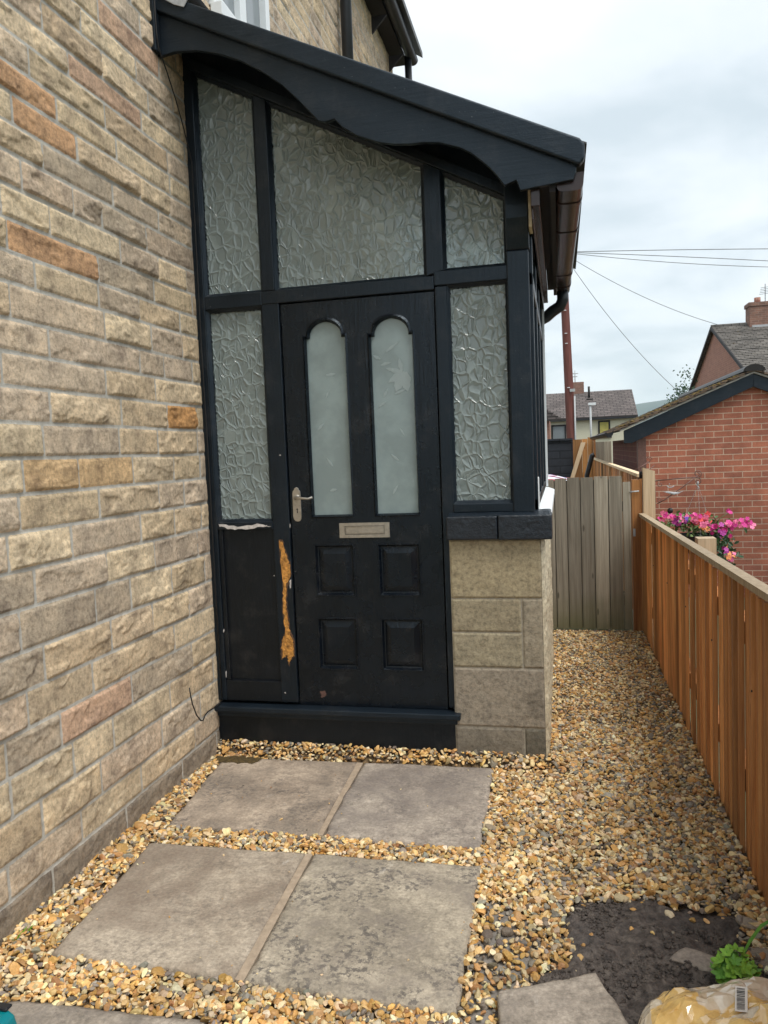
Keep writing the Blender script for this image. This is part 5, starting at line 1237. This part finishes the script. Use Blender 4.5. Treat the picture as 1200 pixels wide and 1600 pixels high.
# crumpled translucent bag
bag = thing('plastic_bag', (2.2, -1.85, .03), 'crumpled translucent plastic bag with orange-yellow print, lying at the bottom right', 'bag')
nu, nv = 58, 60
U, Vv = np.meshgrid(np.linspace(1.80, 2.62, nu), np.linspace(-2.35, -1.50, nv))
rbg = np.random.default_rng(14); U0, V0 = U.copy(), Vv.copy()
U = U+rbg.uniform(-.45, .45, U.shape)*.82/nu; Vv = Vv+rbg.uniform(-.45, .45, U.shape)*.85/nv
BAGP = [(1.912, -1.70), (1.925, -1.65), (1.97, -1.585), (2.05, -1.575), (2.12, -1.55), (2.19, -1.515), (2.26, -1.515), (2.40, -1.54), (2.55, -1.70), (2.58, -2.0), (2.45, -2.3), (2.1, -2.32), (1.93, -2.1), (1.885, -1.88)]
bd = distpoly(U, Vv, BAGP)+.018*(fbm(U*9, Vv*9, 2, 61)-.5)
dome = .120*np.sqrt(np.clip(bd, 0, .07)/.07)+.07*np.sqrt(np.clip(bd, 0, .25)/.25)
cre = np.abs(fbm(U*5+2, Vv*5, 2, 62)-.5)*2; cre2 = np.abs(fbm(U*11+Vv*6, Vv*9-U*4, 2, 64)-.5)*2
def tent(X, Y, f, sd_):
    # piecewise planar folds: the highest of many random tilted planes in each neighbourhood
    xi, yi = np.floor(X*f), np.floor(Y*f); best = np.full(X.shape, 9.)
    for dx in (-1, 0, 1):
        for dy in (-1, 0, 1):
            a_, b_ = hsh(xi+dx, yi+dy, sd_), hsh(xi+dx, yi+dy, sd_+1); px, py = xi+dx+a_, yi+dy+b_
            best = np.minimum(best, np.hypot(X*f-px, (Y*f-py)))
    return best
BZ2 = .035+dome*(.90-.28*tent(U+.3*Vv, Vv-.2*U, 7.5, 62))-.020*tent(U, Vv, 16, 70)*sst(.02, .06, bd)+.004*(rbg.random(U.shape)-.5)*sst(0, .05, bd)+.006
F_ = grid_faces(nv, nu); keep = (bd.ravel()[F_] > -.004).all(1)
t = NT('bag_plastic')
pn_ = t.noise(4.6, 3, .5, None, 1.2); pr = t.ramp(pn_, [(.50, 0.), (.515, 1.)])
wr = t.noise(1, 4, .6, t.mapv(16, 7, 10), 1.4)
orange = t.mix(t.ramp(wr, [(.3, 0.), (.7, 1.)]), (.66, .40, .12), (.92, .66, .27))
film = t.mix(t.ramp(wr, [(.35, 0.), (.7, 1.)]), (.62, .50, .34), (.88, .82, .70))
rd = t.n('ShaderNodeTexNoise'); rd.noise_type = 'RIDGED_MULTIFRACTAL'; rd.inputs['Scale'].default_value = 7; rd.inputs['Detail'].default_value = 3; rd.inputs['Distortion'].default_value = .6; t.l(t.tc, rd.inputs['Vector'])
cre_ = t.ramp(rd.outputs[0], [(.55, 0.), (.95, 1.)])
bc_ = t.mix(t.math('MULTIPLY', cre_, .35), t.mix(pr, orange, film), (.86, .82, .74))
M['bag_plastic'] = t.fin(bc_, .13, t.bump(cre_, .6, .008), Transmission_Weight=.06, Coat_Weight=.6, Specular_IOR_Level=.8)
o = npmesh('film', np.stack([U, Vv, BZ2], -1).reshape(-1, 3), F_[keep], M['bag_plastic'], bag, None, False)
# barcode label lying on the film
def bagz(x, y):
    i = int(np.clip((x-1.80)/(.82)*(nu-1), 0, nu-1)); j = int(np.clip((y+2.35)/.85*(nv-1), 0, nv-1)); return float(BZ2[j, i])
simple('label_white', (.70, .67, .62), .4, .08)
b = MB(); ang = R(-12); ca, sa = math.cos(ang), math.sin(ang); LC = (2.16, -1.70)
_pts = [(LC[0]+dx, LC[1]+dy) for dx in np.linspace(-.02, .02, 5) for dy in np.linspace(-.045, .045, 9)]
_A = np.array([[1, x-LC[0], y-LC[1], (y-LC[1])**2] for x, y in _pts]); _z = np.array([bagz(x, y) for x, y in _pts]); _co, *_ = np.linalg.lstsq(_A, _z, rcond=None)
_up = float((_z-_A@_co).max())*.8
def lp(a, c_, lift): x = LC[0]+a*ca-c_*sa; y = LC[1]+a*sa+c_*ca; return (x, y, float(_co@np.array([1, x-LC[0], y-LC[1], (y-LC[1])**2]))+_up+lift-.002)
ng = 8
for i in range(2):
    for j in range(ng):
        a0, a1 = -.014+.014*i*1.0, -.014+.014*(i+1); c0_, c1_ = -.045+.090*j/ng, -.045+.090*(j+1)/ng
        b.quad(lp(a0, c0_, .003), lp(a1, c0_, .003), lp(a1, c1_, .003), lp(a0, c1_, .003), 0)
c0_ = -.038; rb = random.Random(8)
while c0_ < .038:
    wdt = rb.choice((.0012, .0018, .0028)); b.quad(lp(-.010, c0_, .0045), lp(.008, c0_, .0045), lp(.008, c0_+wdt, .0045), lp(-.010, c0_+wdt, .0045), 1); c0_ += wdt+rb.choice((.0020, .0034))
b.build('barcode_label', [M['label_white'], M['black_rubber']], bag)

# teal tool
tool = thing('tool_case', (.31, -2.02, .04), 'corner of a teal plastic tool with black trim at the bottom left', 'tool')
simple('teal_plastic', (.0, .17, .20), .35, .1)
b = MB(); b.prism([(.10, .042), (.352, .042), (.352, .075), (.340, .120), (.322, .130), (.10, .130)], 'y', -2.25, -1.985); b.build('body', M['teal_plastic'], tool, .010, 3)
b = MB(); b.box(.12, .325, -2.00, -1.975, .131, .139).box(.15, .28, -2.2, -2.02, .131, .150); b.build('trim', M['black_plastic'], tool, .004)

# ------------------------------------------------------------------ haze
t = NT('haze'); t.t.nodes.remove(t.b)
pv = t.n('ShaderNodeVolumePrincipled'); pv.inputs['Density'].default_value = .00021; pv.inputs['Color'].default_value = (.80, .93, 1.0, 1); pv.inputs['Anisotropy'].default_value = .1
t.l(pv.outputs[0], t.o.inputs['Volume'])
b = MB(); b.box(-3000, 4000, -300, 4300, -1.6, 185); hzb = b.build('haze', t.m); tag(hzb, 'thin pale haze in the air over the whole place', 'haze', kind='stuff')
